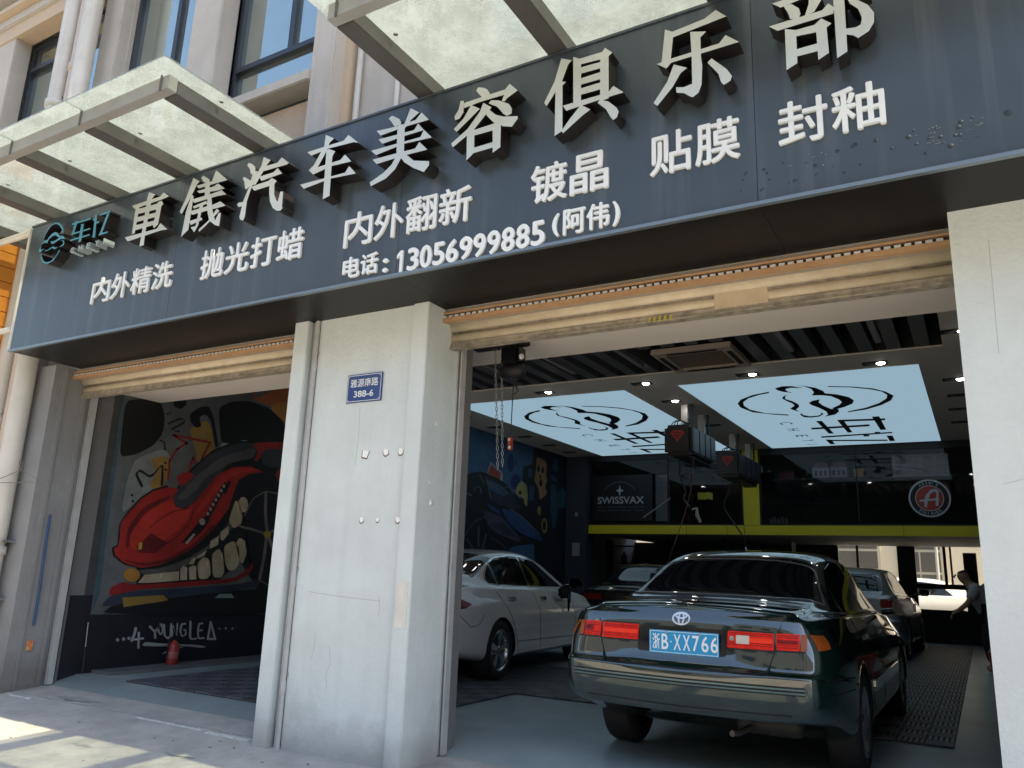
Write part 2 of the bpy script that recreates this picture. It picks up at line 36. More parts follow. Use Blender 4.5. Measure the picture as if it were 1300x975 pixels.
MURAL1=[["gray_blue_ground",[[[5.196,2.963],[7.732,3.701],[8.165,0.512],[5.199,0.586]]]],["teal_edge",[[[5.182,2.919],[5.23,2.932],[5.232,2.261],[5.244,1.423],[5.27,0.769],[5.199,0.586],[5.206,0.671],[5.189,1.42]]]],["pale_haze",[[[5.453,2.265],[5.802,2.428],[5.92,2.302],[5.868,2.013],[5.608,1.875],[5.506,1.757],[5.378,1.64],[5.381,2.012]]]],["ochre_haze",[[[6.2,2.801],[6.352,2.859],[6.51,2.535],[6.299,2.266],[6.191,2.516],[6.092,2.707]],[[5.633,2.291],[5.847,2.349],[5.93,2.133],[5.813,1.951],[5.655,1.962],[5.736,2.137]]]],["black_shape",[[[5.218,2.879],[5.435,2.941],[5.65,2.974],[5.744,2.791],[5.744,2.59],[5.642,2.432],[5.447,2.305],[5.277,2.254],[5.246,2.317]],[[5.806,3.021],[5.984,3.067],[6.007,2.988],[5.939,2.921],[5.847,2.932]],[[6.065,2.88],[6.187,2.994],[6.325,3.037],[6.416,2.916],[6.542,2.571],[6.5,2.534],[6.389,2.85],[6.305,2.926],[6.206,2.877],[6.258,2.766],[6.174,2.736],[6.095,2.797]],[[5.763,2.813],[5.803,2.857],[5.782,2.757],[5.968,2.881],[5.953,2.899],[5.778,2.78],[5.827,2.867],[5.748,2.831]],[[5.796,2.703],[5.959,2.804],[6.017,2.791],[5.82,2.652],[5.964,2.644],[5.964,2.667],[5.844,2.644],[6.04,2.779],[5.952,2.826],[5.782,2.722]],[[5.705,2.504],[5.777,2.491],[5.797,2.398],[5.816,2.402],[5.792,2.502],[5.71,2.521]]]],["orange_shape",[[[7.013,3.354],[7.065,3.283],[7.177,3.373],[7.736,3.667],[7.828,2.991],[7.525,3.057],[7.327,3.22],[7.153,3.251],[7.009,3.239]]]],["amber_shape",[[[7.285,3.218],[7.488,3.32],[7.778,3.362],[7.844,2.874],[7.657,2.911],[7.477,3.081]]]],["black_wheel_arc",[[[6.47,3.05],[6.68,3.171],[6.95,3.226],[7.288,3.196],[7.544,3.077],[7.676,2.931],[7.699,2.766],[6.987,2.69],[6.759,2.635],[6.572,2.621],[6.524,2.813]]]],["pale_blue_shape",[[[6.565,2.544],[6.59,2.624],[6.724,2.614],[6.905,2.706],[7.026,2.703],[6.765,2.599],[6.556,2.475]]]],["red_arrow",[[[5.91,2.076],[5.895,2.31],[5.866,2.308],[5.881,2.074]],[[5.888,2.281],[5.982,2.452],[5.956,2.462],[5.862,2.292]],[[5.962,2.429],[6.095,2.526],[6.077,2.545],[5.944,2.449]],[[6.094,2.535],[5.884,2.613],[5.871,2.589],[6.081,2.511]],[[5.876,2.584],[6.423,2.582],[6.425,2.609],[5.877,2.61]],[[6.4,2.611],[6.304,2.38],[6.333,2.373],[6.43,2.604]],[[6.311,2.402],[6.268,2.232],[6.298,2.227],[6.342,2.397]],[[6.306,2.238],[6.202,2.387],[6.176,2.373],[6.279,2.224]],[[6.184,2.384],[6.127,2.18],[6.157,2.174],[6.214,2.379]]]],["black_tag",[[[5.595,1.963],[5.493,2.096],[5.518,2.121],[5.676,2.058],[5.788,2.237],[5.804,1.993],[5.842,1.995],[5.807,2.266],[5.66,2.088],[5.521,2.154],[5.458,2.087],[5.565,1.945]],[[5.484,1.854],[5.481,1.843],[5.469,1.837],[5.456,1.84],[5.449,1.851],[5.452,1.863],[5.464,1.869],[5.477,1.865]],[[5.507,1.79],[5.503,1.778],[5.492,1.772],[5.478,1.776],[5.472,1.786],[5.475,1.798],[5.486,1.804],[5.5,1.8]],[[5.844,2.264],[5.841,2.253],[5.83,2.248],[5.819,2.25],[5.812,2.259],[5.815,2.27],[5.826,2.275],[5.838,2.273]],[[5.863,2.187],[5.86,2.177],[5.849,2.171],[5.837,2.174],[5.831,2.183],[5.834,2.193],[5.845,2.199],[5.857,2.196]]]],["black_outline",[[[5.96,1.84],[6.01,1.978],[6.182,2.237],[6.46,2.507],[6.811,2.681],[7.145,2.722],[7.849,2.841],[7.912,2.375],[7.774,2.226],[7.697,1.697],[7.82,0.815],[7.415,0.845],[7.091,1.171],[6.785,0.954],[6.302,0.921],[5.68,0.875],[5.647,1.078],[5.496,1.1],[5.351,1.185],[5.319,1.274],[5.382,1.307],[5.376,1.392],[5.367,1.535],[5.434,1.658],[5.569,1.831],[5.713,1.946],[5.9,2.011]]]],["dark_cabin",[[[5.974,1.856],[6.037,1.975],[6.201,2.224],[6.48,2.494],[6.834,2.656],[7.109,2.69],[7.726,2.737],[7.742,2.454],[7.316,2.399],[7.162,2.602],[6.786,2.453],[6.293,1.857],[6.137,1.766],[6.019,1.776]]]],["gray_glass",[[[6.05,1.891],[6.278,2.176],[6.599,2.442],[7.057,2.625],[7.141,2.606],[7.116,2.5],[6.793,2.408],[6.452,2.197],[6.275,1.971],[6.154,1.873],[6.071,1.865]]]],["red_roof",[[[7.107,2.7],[7.584,2.792],[7.855,2.791],[7.867,2.707],[7.363,2.665],[7.253,2.609],[7.183,2.461],[7.116,2.468],[7.183,2.605],[7.074,2.647]],[[7.497,2.324],[7.549,2.413],[7.738,2.487],[7.769,2.258],[7.595,2.238]]]],["red_hood",[[[5.381,1.536],[5.45,1.646],[5.586,1.819],[5.723,1.928],[5.904,1.989],[6.052,1.985],[5.985,1.885],[6.035,1.777],[6.171,1.761],[6.293,1.857],[6.47,2.08],[6.593,2.229],[6.803,2.341],[7.072,2.386],[7.303,2.342],[7.047,2.279],[6.903,2.184],[6.853,2.001],[6.805,1.815],[6.621,1.564],[6.436,1.38],[6.187,1.228],[5.947,1.112],[5.708,1.071],[5.493,1.12],[5.371,1.199],[5.345,1.27],[5.392,1.297],[5.394,1.406]],[[6.005,2.114],[6.071,2.185],[6.207,2.19],[6.245,2.166],[6.127,2.042],[6.046,2.024]]]],["bright_red_panel",[[[5.514,1.439],[5.644,1.648],[5.84,1.788],[5.983,1.857],[6.036,1.772],[6.172,1.752],[6.282,1.813],[6.197,1.593],[6.023,1.442],[5.851,1.324],[5.618,1.255],[5.52,1.309]],[[6.601,2.179],[6.805,2.326],[7.073,2.373],[7.261,2.347],[7.004,2.302],[6.818,2.235],[6.65,2.1],[6.501,1.877],[6.383,1.721],[6.327,1.745],[6.483,1.993]]]],["dark_red_shade",[[[5.61,1.3],[5.768,1.455],[6.004,1.358],[5.864,1.238],[5.652,1.23]],[[5.481,1.281],[5.467,1.489],[5.629,1.741],[5.919,1.892],[5.97,1.878],[5.668,1.691],[5.514,1.439],[5.519,1.282]],[[5.428,1.162],[5.73,1.119],[6.032,1.182],[6.367,1.376],[6.612,1.622],[6.635,1.588],[6.391,1.335],[6.039,1.136],[5.705,1.084]]]],["black_line_art",[[[5.732,1.503],[5.869,1.621],[6.014,1.715],[6.271,1.779],[6.268,1.787],[6.009,1.723],[5.862,1.628],[5.725,1.509]],[[5.842,1.293],[6.067,1.386],[6.269,1.595],[6.294,1.77],[6.284,1.771],[6.26,1.599],[6.06,1.392],[5.837,1.3]],[[6.167,1.361],[6.252,1.455],[6.396,1.635],[6.49,1.715],[6.55,1.676],[6.451,1.509],[6.296,1.395]],[[6.663,2.012],[6.752,2.166],[6.792,2.153],[6.734,1.989]],[[6.472,1.713],[6.689,2.135],[6.746,2.111],[6.537,1.689]]]],["gray_lamp",[[[6.478,1.632],[6.478,1.62],[6.473,1.608],[6.465,1.599],[6.455,1.592],[6.442,1.59],[6.429,1.591],[6.416,1.595],[6.406,1.604],[6.398,1.614],[6.394,1.627],[6.394,1.639],[6.399,1.651],[6.406,1.66],[6.417,1.667],[6.43,1.67],[6.443,1.669],[6.455,1.664],[6.466,1.656],[6.474,1.645]],[[6.232,1.37],[6.333,1.488],[6.362,1.476],[6.267,1.36]],[[6.479,1.74],[6.513,1.755],[6.525,1.72],[6.498,1.707]],[[6.509,1.798],[6.543,1.813],[6.556,1.779],[6.529,1.765]],[[6.54,1.857],[6.574,1.872],[6.587,1.837],[6.56,1.823]],[[6.571,1.916],[6.605,1.931],[6.618,1.897],[6.591,1.882]],[[6.602,1.975],[6.637,1.991],[6.649,1.956],[6.622,1.942]],[[6.634,2.035],[6.668,2.051],[6.681,2.016],[6.654,2.002]],[[6.665,2.096],[6.7,2.112],[6.713,2.077],[6.685,2.062]]]],["gray_lip",[[[5.652,1.046],[5.954,1.071],[6.262,1.175],[6.58,1.358],[6.831,1.637],[6.871,1.881],[6.946,1.949],[7.005,1.893],[6.915,1.583],[6.711,1.452],[6.553,1.299],[6.335,1.144],[6.213,1.063],[5.783,0.98]]]],["cream_tooth",[[[7.103,1.896],[7.103,1.865],[7.096,1.837],[7.082,1.814],[7.062,1.798],[7.039,1.792],[7.014,1.794],[6.991,1.806],[6.971,1.826],[6.956,1.852],[6.948,1.882],[6.947,1.912],[6.954,1.94],[6.968,1.963],[6.987,1.979],[7.011,1.986],[7.035,1.983],[7.059,1.972],[7.08,1.952],[7.095,1.926]],[[6.827,1.666],[6.844,1.758],[6.893,1.938],[6.966,1.889],[7.035,1.742],[7.032,1.651],[6.916,1.577]],[[6.721,1.526],[6.836,1.607],[6.85,1.513],[6.771,1.42],[6.735,1.438]],[[6.59,1.41],[6.706,1.481],[6.708,1.37],[6.587,1.315]],[[6.409,1.214],[6.553,1.299],[6.528,1.235],[6.436,1.195]],[[6.32,1.127],[6.36,1.201],[6.414,1.208],[6.385,1.129]],[[5.689,0.909],[5.756,0.996],[6.199,1.047],[6.213,0.94],[5.825,0.91]],[[6.213,1.063],[6.246,1.108],[6.303,1.088],[6.324,0.949],[6.232,0.943]],[[6.326,1.088],[6.38,1.117],[6.426,1.107],[6.452,0.956],[6.358,0.95]],[[6.438,1.139],[6.513,1.22],[6.605,1.195],[6.654,1.015],[6.605,0.961],[6.486,0.959]],[[6.631,1.259],[6.729,1.33],[6.8,1.251],[6.852,1.048],[6.818,0.98],[6.688,0.979]],[[6.798,1.362],[6.937,1.434],[7.034,1.349],[7.076,1.171],[7.01,1.071],[6.905,1.069],[6.842,1.164]],[[6.973,1.4],[7.027,1.478],[7.11,1.443],[7.171,1.294],[7.131,1.164],[7.085,1.162]]]],["orange_ball",[[[5.702,0.995],[5.701,0.972],[5.689,0.952],[5.67,0.935],[5.643,0.925],[5.613,0.921],[5.582,0.924],[5.553,0.934],[5.528,0.95],[5.511,0.97],[5.503,0.992],[5.504,1.014],[5.514,1.034],[5.533,1.051],[5.559,1.062],[5.589,1.066],[5.621,1.063],[5.651,1.053],[5.676,1.038],[5.693,1.018]]]],["red_lip",[[[5.363,0.793],[5.366,0.856],[5.497,0.92],[5.677,0.89],[5.827,0.897],[6.301,0.927],[7.006,0.971],[7.219,1.1],[7.318,1.239],[7.375,1.18],[7.231,1.019],[7.012,0.927],[6.31,0.872],[5.686,0.839],[5.409,0.768]]]],["navy_underside",[[[5.299,0.682],[5.38,0.776],[5.688,0.826],[6.312,0.855],[7.017,0.898],[7.438,0.967],[7.413,0.861],[6.327,0.762],[5.423,0.68],[5.329,0.664]]]],["black_floor_paint",[[[5.302,0.583],[5.423,0.68],[6.327,0.762],[7.414,0.852],[7.811,0.877],[7.706,1.633],[8.001,1.718],[8.165,0.512]]]],["ochre_patch",[[[5.524,0.755],[6.032,0.777],[6.104,0.723],[6.012,0.706],[5.556,0.653]]]],["pale_patch",[[[6.811,0.788],[6.995,0.787],[7.048,0.737],[6.753,0.739]]]],["black_wheel",[[[7.061,1.775],[7.179,2.065],[7.368,2.18],[7.645,2.195],[7.943,2.144],[8.12,0.846],[7.578,0.852],[7.353,0.996],[7.182,1.355]]]],["gray_spoke",[[[7.494,1.559],[7.426,1.805],[7.392,2.103],[7.342,2.098],[7.377,1.8],[7.445,1.552]],[[7.477,1.555],[7.231,1.602],[6.989,1.632],[6.984,1.603],[7.224,1.572],[7.467,1.525]],[[7.437,1.524],[7.435,1.246],[7.396,0.955],[7.444,0.948],[7.485,1.242],[7.487,1.523]],[[7.468,1.518],[7.676,1.182],[7.722,1.196],[7.513,1.533]],[[7.499,1.54],[7.858,1.691],[7.832,1.724],[7.474,1.573]],[[7.063,1.741],[7.178,1.982],[7.37,2.086],[7.635,2.072],[7.942,1.938],[7.954,1.952],[7.643,2.088],[7.366,2.102],[7.162,1.99],[7.045,1.747]],[[7.395,0.961],[7.614,0.877],[7.828,0.887],[7.825,0.899],[7.616,0.889],[7.401,0.972]]]],["yellow_hub",[[[7.534,1.544],[7.533,1.528],[7.526,1.513],[7.514,1.502],[7.498,1.494],[7.479,1.49],[7.459,1.492],[7.441,1.498],[7.426,1.508],[7.415,1.521],[7.41,1.536],[7.411,1.552],[7.418,1.566],[7.43,1.578],[7.446,1.586],[7.465,1.59],[7.484,1.588],[7.503,1.582],[7.518,1.572],[7.529,1.559]],[[5.626,1.335],[5.668,1.353],[5.674,1.276],[5.631,1.266]]]]]
MURAL1B=[["white_spray_line",[[[5.841,0.237],[5.867,0.278],[6.064,0.253],[6.313,0.23],[6.554,0.211],[6.71,0.181],[6.655,0.169],[6.389,0.205],[6.069,0.22]],[[6.101,0.13],[6.164,0.169],[6.318,0.196],[6.408,0.198],[6.251,0.171],[6.151,0.141]],[[5.56,0.315],[5.557,0.304],[5.547,0.297],[5.534,0.298],[5.522,0.306],[5.516,0.317],[5.518,0.328],[5.528,0.335],[5.541,0.334],[5.553,0.326]],[[5.628,0.321],[5.625,0.311],[5.616,0.305],[5.603,0.305],[5.592,0.312],[5.586,0.323],[5.588,0.333],[5.598,0.34],[5.61,0.339],[5.622,0.332]],[[5.69,0.325],[5.688,0.314],[5.679,0.308],[5.666,0.309],[5.654,0.316],[5.649,0.327],[5.651,0.337],[5.66,0.343],[5.673,0.343],[5.685,0.336]],[[6.884,0.38],[6.881,0.372],[6.871,0.369],[6.861,0.373],[6.856,0.381],[6.858,0.388],[6.868,0.391],[6.878,0.388]],[[6.982,0.379],[6.979,0.368],[6.968,0.364],[6.956,0.369],[6.95,0.38],[6.953,0.391],[6.964,0.395],[6.976,0.39]],[[7.084,0.372],[7.081,0.362],[7.071,0.358],[7.06,0.363],[7.055,0.373],[7.057,0.383],[7.067,0.387],[7.078,0.382]],[[5.718,0.442],[5.716,0.381],[5.687,0.293],[5.719,0.281],[5.748,0.371],[5.751,0.436]],[[5.703,0.297],[5.856,0.306],[5.849,0.328],[5.696,0.319]],[[5.765,0.389],[5.788,0.213],[5.814,0.211],[5.792,0.387]]]]]
GRAF=[["Y",[[[5.887,0.438],[5.98,0.365],[6.055,0.446],[6.026,0.466],[5.972,0.394],[5.909,0.456]],[[5.963,0.386],[5.981,0.307],[6.011,0.307],[5.993,0.387]]]],["O",[[[6.029,0.461],[6.063,0.424],[6.067,0.378],[6.047,0.35],[6.069,0.338],[6.091,0.372],[6.086,0.428],[6.048,0.471]],[[6.029,0.472],[6.004,0.431],[6.016,0.375],[6.051,0.339],[6.069,0.35],[6.038,0.38],[6.028,0.425],[6.051,0.46]]]],["U",[[[6.069,0.462],[6.099,0.328],[6.162,0.287],[6.206,0.323],[6.192,0.465],[6.164,0.467],[6.177,0.33],[6.159,0.311],[6.125,0.333],[6.096,0.462]]]],["N",[[[6.227,0.31],[6.204,0.447],[6.278,0.298],[6.274,0.466],[6.249,0.469],[6.269,0.318],[6.201,0.468],[6.202,0.312]]]],["G",[[[6.376,0.463],[6.311,0.461],[6.297,0.381],[6.339,0.303],[6.409,0.326],[6.394,0.39],[6.35,0.397],[6.353,0.374],[6.372,0.379],[6.384,0.338],[6.351,0.321],[6.325,0.379],[6.334,0.446],[6.38,0.44]]]],["L",[[[6.42,0.488],[6.445,0.273],[6.556,0.266],[6.549,0.293],[6.475,0.28],[6.453,0.486]]]],["E",[[[6.617,0.462],[6.546,0.452],[6.544,0.363],[6.568,0.271],[6.669,0.27],[6.663,0.293],[6.586,0.286],[6.573,0.361],[6.572,0.439],[6.625,0.439]],[[6.561,0.357],[6.631,0.363],[6.624,0.383],[6.554,0.377]]]],["A",[[[6.729,0.254],[6.743,0.468],[6.713,0.473],[6.699,0.259]],[[6.711,0.465],[6.814,0.249],[6.842,0.253],[6.738,0.47]],[[6.713,0.257],[6.828,0.248],[6.825,0.272],[6.711,0.28]]]]]
MURAL2=[["blue_ground",[[[11.257,3.746],[11.71,3.828],[13.644,3.854],[14.677,3.814],[16.193,3.863],[16.289,3.835],[16.438,0.474],[11.57,0.557]]]],["black_ground",[[[14.623,3.818],[16.193,3.863],[16.289,3.835],[16.438,0.474],[14.881,0.5],[14.775,2.228],[14.455,2.304],[14.413,2.953],[14.204,2.98],[14.232,3.337],[14.648,3.418]]]],["navy_shape",[[[13.842,3.348],[13.84,3.29],[13.824,3.236],[13.797,3.191],[13.761,3.16],[13.719,3.146],[13.677,3.15],[13.638,3.171],[13.605,3.207],[13.582,3.256],[13.572,3.311],[13.574,3.368],[13.589,3.422],[13.616,3.467],[13.652,3.498],[13.693,3.513],[13.735,3.51],[13.775,3.489],[13.808,3.453],[13.832,3.404]],[[14.142,2.998],[14.136,2.95],[14.11,2.904],[14.068,2.865],[14.014,2.837],[13.954,2.823],[13.892,2.824],[13.836,2.84],[13.791,2.869],[13.761,2.908],[13.748,2.953],[13.754,3.001],[13.778,3.046],[13.819,3.085],[13.872,3.113],[13.932,3.128],[13.994,3.128],[14.051,3.113],[14.098,3.084],[14.129,3.045]],[[13.961,3.364],[13.954,3.33],[13.934,3.308],[13.906,3.304],[13.883,3.321],[13.872,3.352],[13.878,3.385],[13.899,3.408],[13.926,3.411],[13.95,3.395]]]],["black_ring",[[[12.152,3.04],[12.147,2.95],[12.117,2.866],[12.064,2.796],[11.994,2.748],[11.915,2.725],[11.835,2.73],[11.76,2.761],[11.698,2.815],[11.655,2.888],[11.635,2.972],[11.639,3.059],[11.667,3.141],[11.718,3.211],[11.785,3.261],[11.864,3.287],[11.945,3.285],[12.022,3.255],[12.086,3.2],[12.131,3.126]]]],["yellow_face",[[[12.094,3.054],[12.09,2.99],[12.066,2.929],[12.026,2.879],[11.974,2.844],[11.914,2.826],[11.853,2.829],[11.796,2.851],[11.749,2.89],[11.717,2.942],[11.701,3.002],[11.705,3.066],[11.727,3.125],[11.766,3.176],[11.817,3.212],[11.877,3.231],[11.939,3.23],[11.997,3.208],[12.045,3.169],[12.078,3.116]]]],["pink_mouth",[[[11.741,2.876],[12.082,2.829],[12.039,2.768],[11.953,2.703],[11.807,2.796]]]],["white_card",[[[12.94,3.249],[13.411,3.112],[13.438,2.869],[12.825,3.022]]]],["red_card",[[[12.972,3.189],[13.338,3.074],[13.31,2.898],[12.869,3.028]]]],["yellow_shape",[[[13.917,2.775],[14.055,2.951],[14.201,3.025],[14.413,2.953],[14.47,2.707],[14.422,2.414],[14.297,2.515],[14.224,2.683],[14.022,2.7]]]],["tan_poster",[[[14.798,3.616],[15.278,3.569],[15.256,3.232],[15.318,3.155],[15.223,3.017],[15.333,2.87],[14.991,2.693],[14.938,2.934],[14.722,3.086],[14.792,3.359]]]],["black_spot",[[[14.962,3.368],[14.952,3.323],[14.921,3.292],[14.88,3.287],[14.846,3.31],[14.831,3.351],[14.841,3.395],[14.872,3.426],[14.912,3.431],[14.947,3.409]],[[15.158,3.366],[15.148,3.321],[15.116,3.29],[15.074,3.285],[15.04,3.308],[15.024,3.349],[15.035,3.394],[15.066,3.425],[15.108,3.43],[15.143,3.408]],[[15.026,3.218],[15.018,3.189],[14.995,3.169],[14.964,3.166],[14.938,3.18],[14.927,3.206],[14.935,3.235],[14.959,3.255],[14.989,3.258],[15.015,3.244]],[[15.101,3.082],[15.089,3.028],[15.052,2.992],[15.005,2.987],[14.964,3.015],[14.947,3.065],[14.958,3.118],[14.995,3.155],[15.043,3.16],[15.083,3.133]],[[14.193,2.779],[14.183,2.752],[14.154,2.733],[14.117,2.729],[14.085,2.742],[14.072,2.767],[14.082,2.794],[14.111,2.813],[14.148,2.817],[14.179,2.804]],[[14.152,2.626],[14.224,2.695],[14.319,2.642],[14.297,2.515],[14.185,2.518]]]],["blue_square",[[[15.59,3.721],[15.859,3.745],[15.816,3.395],[15.575,3.447]],[[15.493,3.328],[15.804,3.271],[15.797,3.161],[15.471,3.204]],[[14.442,3.313],[14.627,3.324],[14.637,3.158],[14.454,3.123]],[[14.517,2.965],[14.73,2.963],[14.72,2.68],[14.511,2.635]]]],["teal_figure",[[[15.478,3.071],[15.621,3.128],[15.773,3.05],[15.81,2.905],[15.924,3.039],[16.136,3.075],[16.266,2.937],[16.278,2.663],[15.855,2.599],[15.741,2.151],[15.613,2.156],[15.506,2.543]]]],["yellow_ring",[[[15.365,2.187],[15.361,2.135],[15.345,2.088],[15.317,2.05],[15.281,2.024],[15.24,2.014],[15.199,2.019],[15.16,2.04],[15.129,2.074],[15.108,2.119],[15.098,2.169],[15.102,2.22],[15.118,2.267],[15.145,2.305],[15.181,2.331],[15.222,2.342],[15.263,2.337],[15.302,2.317],[15.334,2.282],[15.356,2.237]],[[15.064,2.48],[15.061,2.449],[15.05,2.421],[15.032,2.398],[15.009,2.382],[14.982,2.375],[14.955,2.378],[14.93,2.39],[14.909,2.41],[14.896,2.436],[14.89,2.465],[14.892,2.495],[14.903,2.524],[14.921,2.547],[14.944,2.563],[14.971,2.57],[14.998,2.567],[15.023,2.556],[15.044,2.536],[15.058,2.51]]]],["black_core",[[[15.309,2.183],[15.307,2.149],[15.298,2.118],[15.282,2.093],[15.261,2.077],[15.237,2.07],[15.213,2.074],[15.19,2.088],[15.172,2.11],[15.159,2.139],[15.153,2.172],[15.155,2.206],[15.165,2.237],[15.18,2.262],[15.201,2.279],[15.225,2.286],[15.249,2.282],[15.272,2.268],[15.291,2.246],[15.303,2.216]]]],["black_car",[[[11.374,2.553],[11.669,2.617],[12.195,2.932],[12.607,3.025],[13.376,2.946],[13.946,2.717],[14.468,2.505],[14.801,2.23],[15.213,2.002],[15.207,1.81],[13.801,1.681],[13.724,1.443],[11.49,1.369]]]],["slate_glass",[[[12.812,2.915],[13.336,2.858],[13.799,2.714],[14.213,2.483],[14.043,2.4],[13.461,2.441],[12.956,2.501],[12.873,2.713]]]],["blue_glass",[[[12.837,2.883],[13.338,2.834],[13.727,2.707],[13.447,2.631],[12.984,2.701]],[[11.765,2.616],[12.311,2.552],[12.322,2.515],[11.789,2.564]]]],["blue_hood",[[[13.371,2.41],[14.046,2.346],[14.461,2.205],[15.146,1.908],[15.167,1.833],[14.532,1.907],[14.072,1.983],[13.672,2.149]],[[12.828,2.454],[13.283,2.355],[13.428,2.261],[13.014,2.332]]]],["brown_line",[[[13.736,2.395],[14.236,2.278],[14.657,2.11],[15.014,1.956],[15.053,1.975],[14.694,2.13],[14.266,2.299],[13.761,2.418]],[[13.499,2.817],[13.704,2.818],[13.829,2.7],[13.868,2.714],[13.732,2.837],[13.507,2.839]],[[12.774,2.932],[12.901,2.714],[12.983,2.525],[13.013,2.531],[12.931,2.721],[12.803,2.94]],[[12.539,2.937],[12.746,2.788],[12.767,2.798],[12.56,2.947]]]],["violet_panel",[[[12.776,2.301],[13.384,2.241],[13.675,2.101],[14.23,1.847],[14.135,1.781],[13.412,1.868],[12.998,1.986],[12.88,2.092]]]],["violet_shade",[[[12.992,2.054],[13.484,2.135],[13.779,1.989],[14.006,1.859],[13.502,1.901]]]],["gray_wheel_line",[[[12.071,1.557],[12.185,1.821],[12.446,2.055],[12.814,2.166],[12.801,2.18],[12.426,2.065],[12.16,1.826],[12.045,1.56]],[[12.581,1.982],[12.592,1.604],[12.651,1.606],[12.64,1.985]],[[12.847,1.866],[12.743,1.57],[12.802,1.565],[12.906,1.863]],[[12.201,1.731],[12.46,1.547],[12.5,1.563],[12.239,1.747]],[[13.048,1.798],[13.414,1.703],[13.652,1.598],[13.677,1.612],[13.435,1.718],[13.065,1.815]],[[12.744,2.297],[12.848,2.109],[13.404,1.891],[14.13,1.775],[14.14,1.787],[13.416,1.901],[12.865,2.117],[12.764,2.301]],[[12.408,2.614],[12.455,2.704],[12.574,2.708],[12.631,2.593],[12.672,2.602],[12.606,2.726],[12.43,2.72],[12.368,2.618]]]]]

# ---------------------------------------------------------------- materials
MATS = {}
def mat(name, col, rough=.6, metal=0., coat=0., em=None, emS=0., noise=None, bump=0., spec=.5, streak=0., scale=3., dirt=None):
    """noise = (second colour, scale, amount); streak = vertical rain streaks; dirt = (colour, height, amount)"""
    if name in MATS: return MATS[name]
    M = bpy.data.materials.new(name); M.use_nodes = True; n = M.node_tree; b = n.nodes['Principled BSDF']
    b.inputs['Base Color'].default_value = (*col, 1); b.inputs['Roughness'].default_value = rough
    b.inputs['Metallic'].default_value = metal; b.inputs['Coat Weight'].default_value = coat
    b.inputs['Coat Roughness'].default_value = .03; b.inputs['Specular IOR Level'].default_value = spec
    if em: b.inputs['Emission Color'].default_value = (*em, 1); b.inputs['Emission Strength'].default_value = emS
    g = None
    def new(t, **k):
        q = n.nodes.new(t)
        for a, v in k.items(): setattr(q, a, v)
        return q
    def mixc(fac, a, bcol):
        mx = new('ShaderNodeMix', data_type='RGBA'); n.links.new(fac, mx.inputs[0])
        if isinstance(a, tuple): mx.inputs[6].default_value = (*a, 1)
        else: n.links.new(a, mx.inputs[6])
        mx.inputs[7].default_value = (*bcol, 1); return mx.outputs[2]
    if noise or streak or bump or dirt:
        g = new('ShaderNodeNewGeometry')
    cur = col
    if noise:
        t = new('ShaderNodeTexNoise'); t.inputs['Scale'].default_value = noise[1]; t.inputs['Detail'].default_value = 7; t.inputs['Roughness'].default_value = .65
        n.links.new(g.outputs['Position'], t.inputs['Vector'])
        r = new('ShaderNodeMapRange'); r.inputs[1].default_value = .38; r.inputs[2].default_value = .68; r.inputs[4].default_value = noise[2]
        n.links.new(t.outputs['Fac'], r.inputs[0]); cur = mixc(r.outputs[0], cur, noise[0])
    if streak:
        mp = new('ShaderNodeMapping'); mp.inputs['Scale'].default_value = (9, 9, .35); n.links.new(g.outputs['Position'], mp.inputs['Vector'])
        t = new('ShaderNodeTexNoise'); t.inputs['Scale'].default_value = 1.0; t.inputs['Detail'].default_value = 5
        n.links.new(mp.outputs[0], t.inputs['Vector'])
        r = new('ShaderNodeMapRange'); r.inputs[1].default_value = .52; r.inputs[2].default_value = .8; r.inputs[4].default_value = streak
        n.links.new(t.outputs['Fac'], r.inputs[0])
        sc2 = tuple(min(1, c * 1.0 + .16) for c in col) if sum(col) < .6 else tuple(c * .62 for c in col)
        cur = mixc(r.outputs[0], cur, sc2)
    if dirt:
        s = new('ShaderNodeSeparateXYZ'); n.links.new(g.outputs['Position'], s.inputs[0])
        t = new('ShaderNodeTexNoise'); t.inputs['Scale'].default_value = 3.5; t.inputs['Detail'].default_value = 6; n.links.new(g.outputs['Position'], t.inputs['Vector'])
        a = new('ShaderNodeMath', operation='MULTIPLY_ADD'); a.inputs[1].default_value = dirt[1] * 2.4; a.inputs[2].default_value = -dirt[1] * 1.2; n.links.new(t.outputs['Fac'], a.inputs[0])
        z = new('ShaderNodeMath', operation='SUBTRACT'); n.links.new(s.outputs[2], z.inputs[0]); n.links.new(a.outputs[0], z.inputs[1])
        r = new('ShaderNodeMapRange'); r.inputs[1].default_value = -.1; r.inputs[2].default_value = dirt[1]; r.inputs[3].default_value = dirt[2]; r.inputs[4].default_value = 0
        n.links.new(z.outputs[0], r.inputs[0]); cur = mixc(r.outputs[0], cur, dirt[0])
    if not isinstance(cur, tuple): n.links.new(cur, b.inputs['Base Color'])
    if bump:
        t = new('ShaderNodeTexNoise'); t.inputs['Scale'].default_value = scale * 12; t.inputs['Detail'].default_value = 6; n.links.new(g.outputs['Position'], t.inputs['Vector'])
        bp = new('ShaderNodeBump'); bp.inputs['Strength'].default_value = bump; bp.inputs['Distance'].default_value = .01
        n.links.new(t.outputs['Fac'], bp.inputs['Height']); n.links.new(bp.outputs[0], b.inputs['Normal'])
    MATS[name] = M; return M
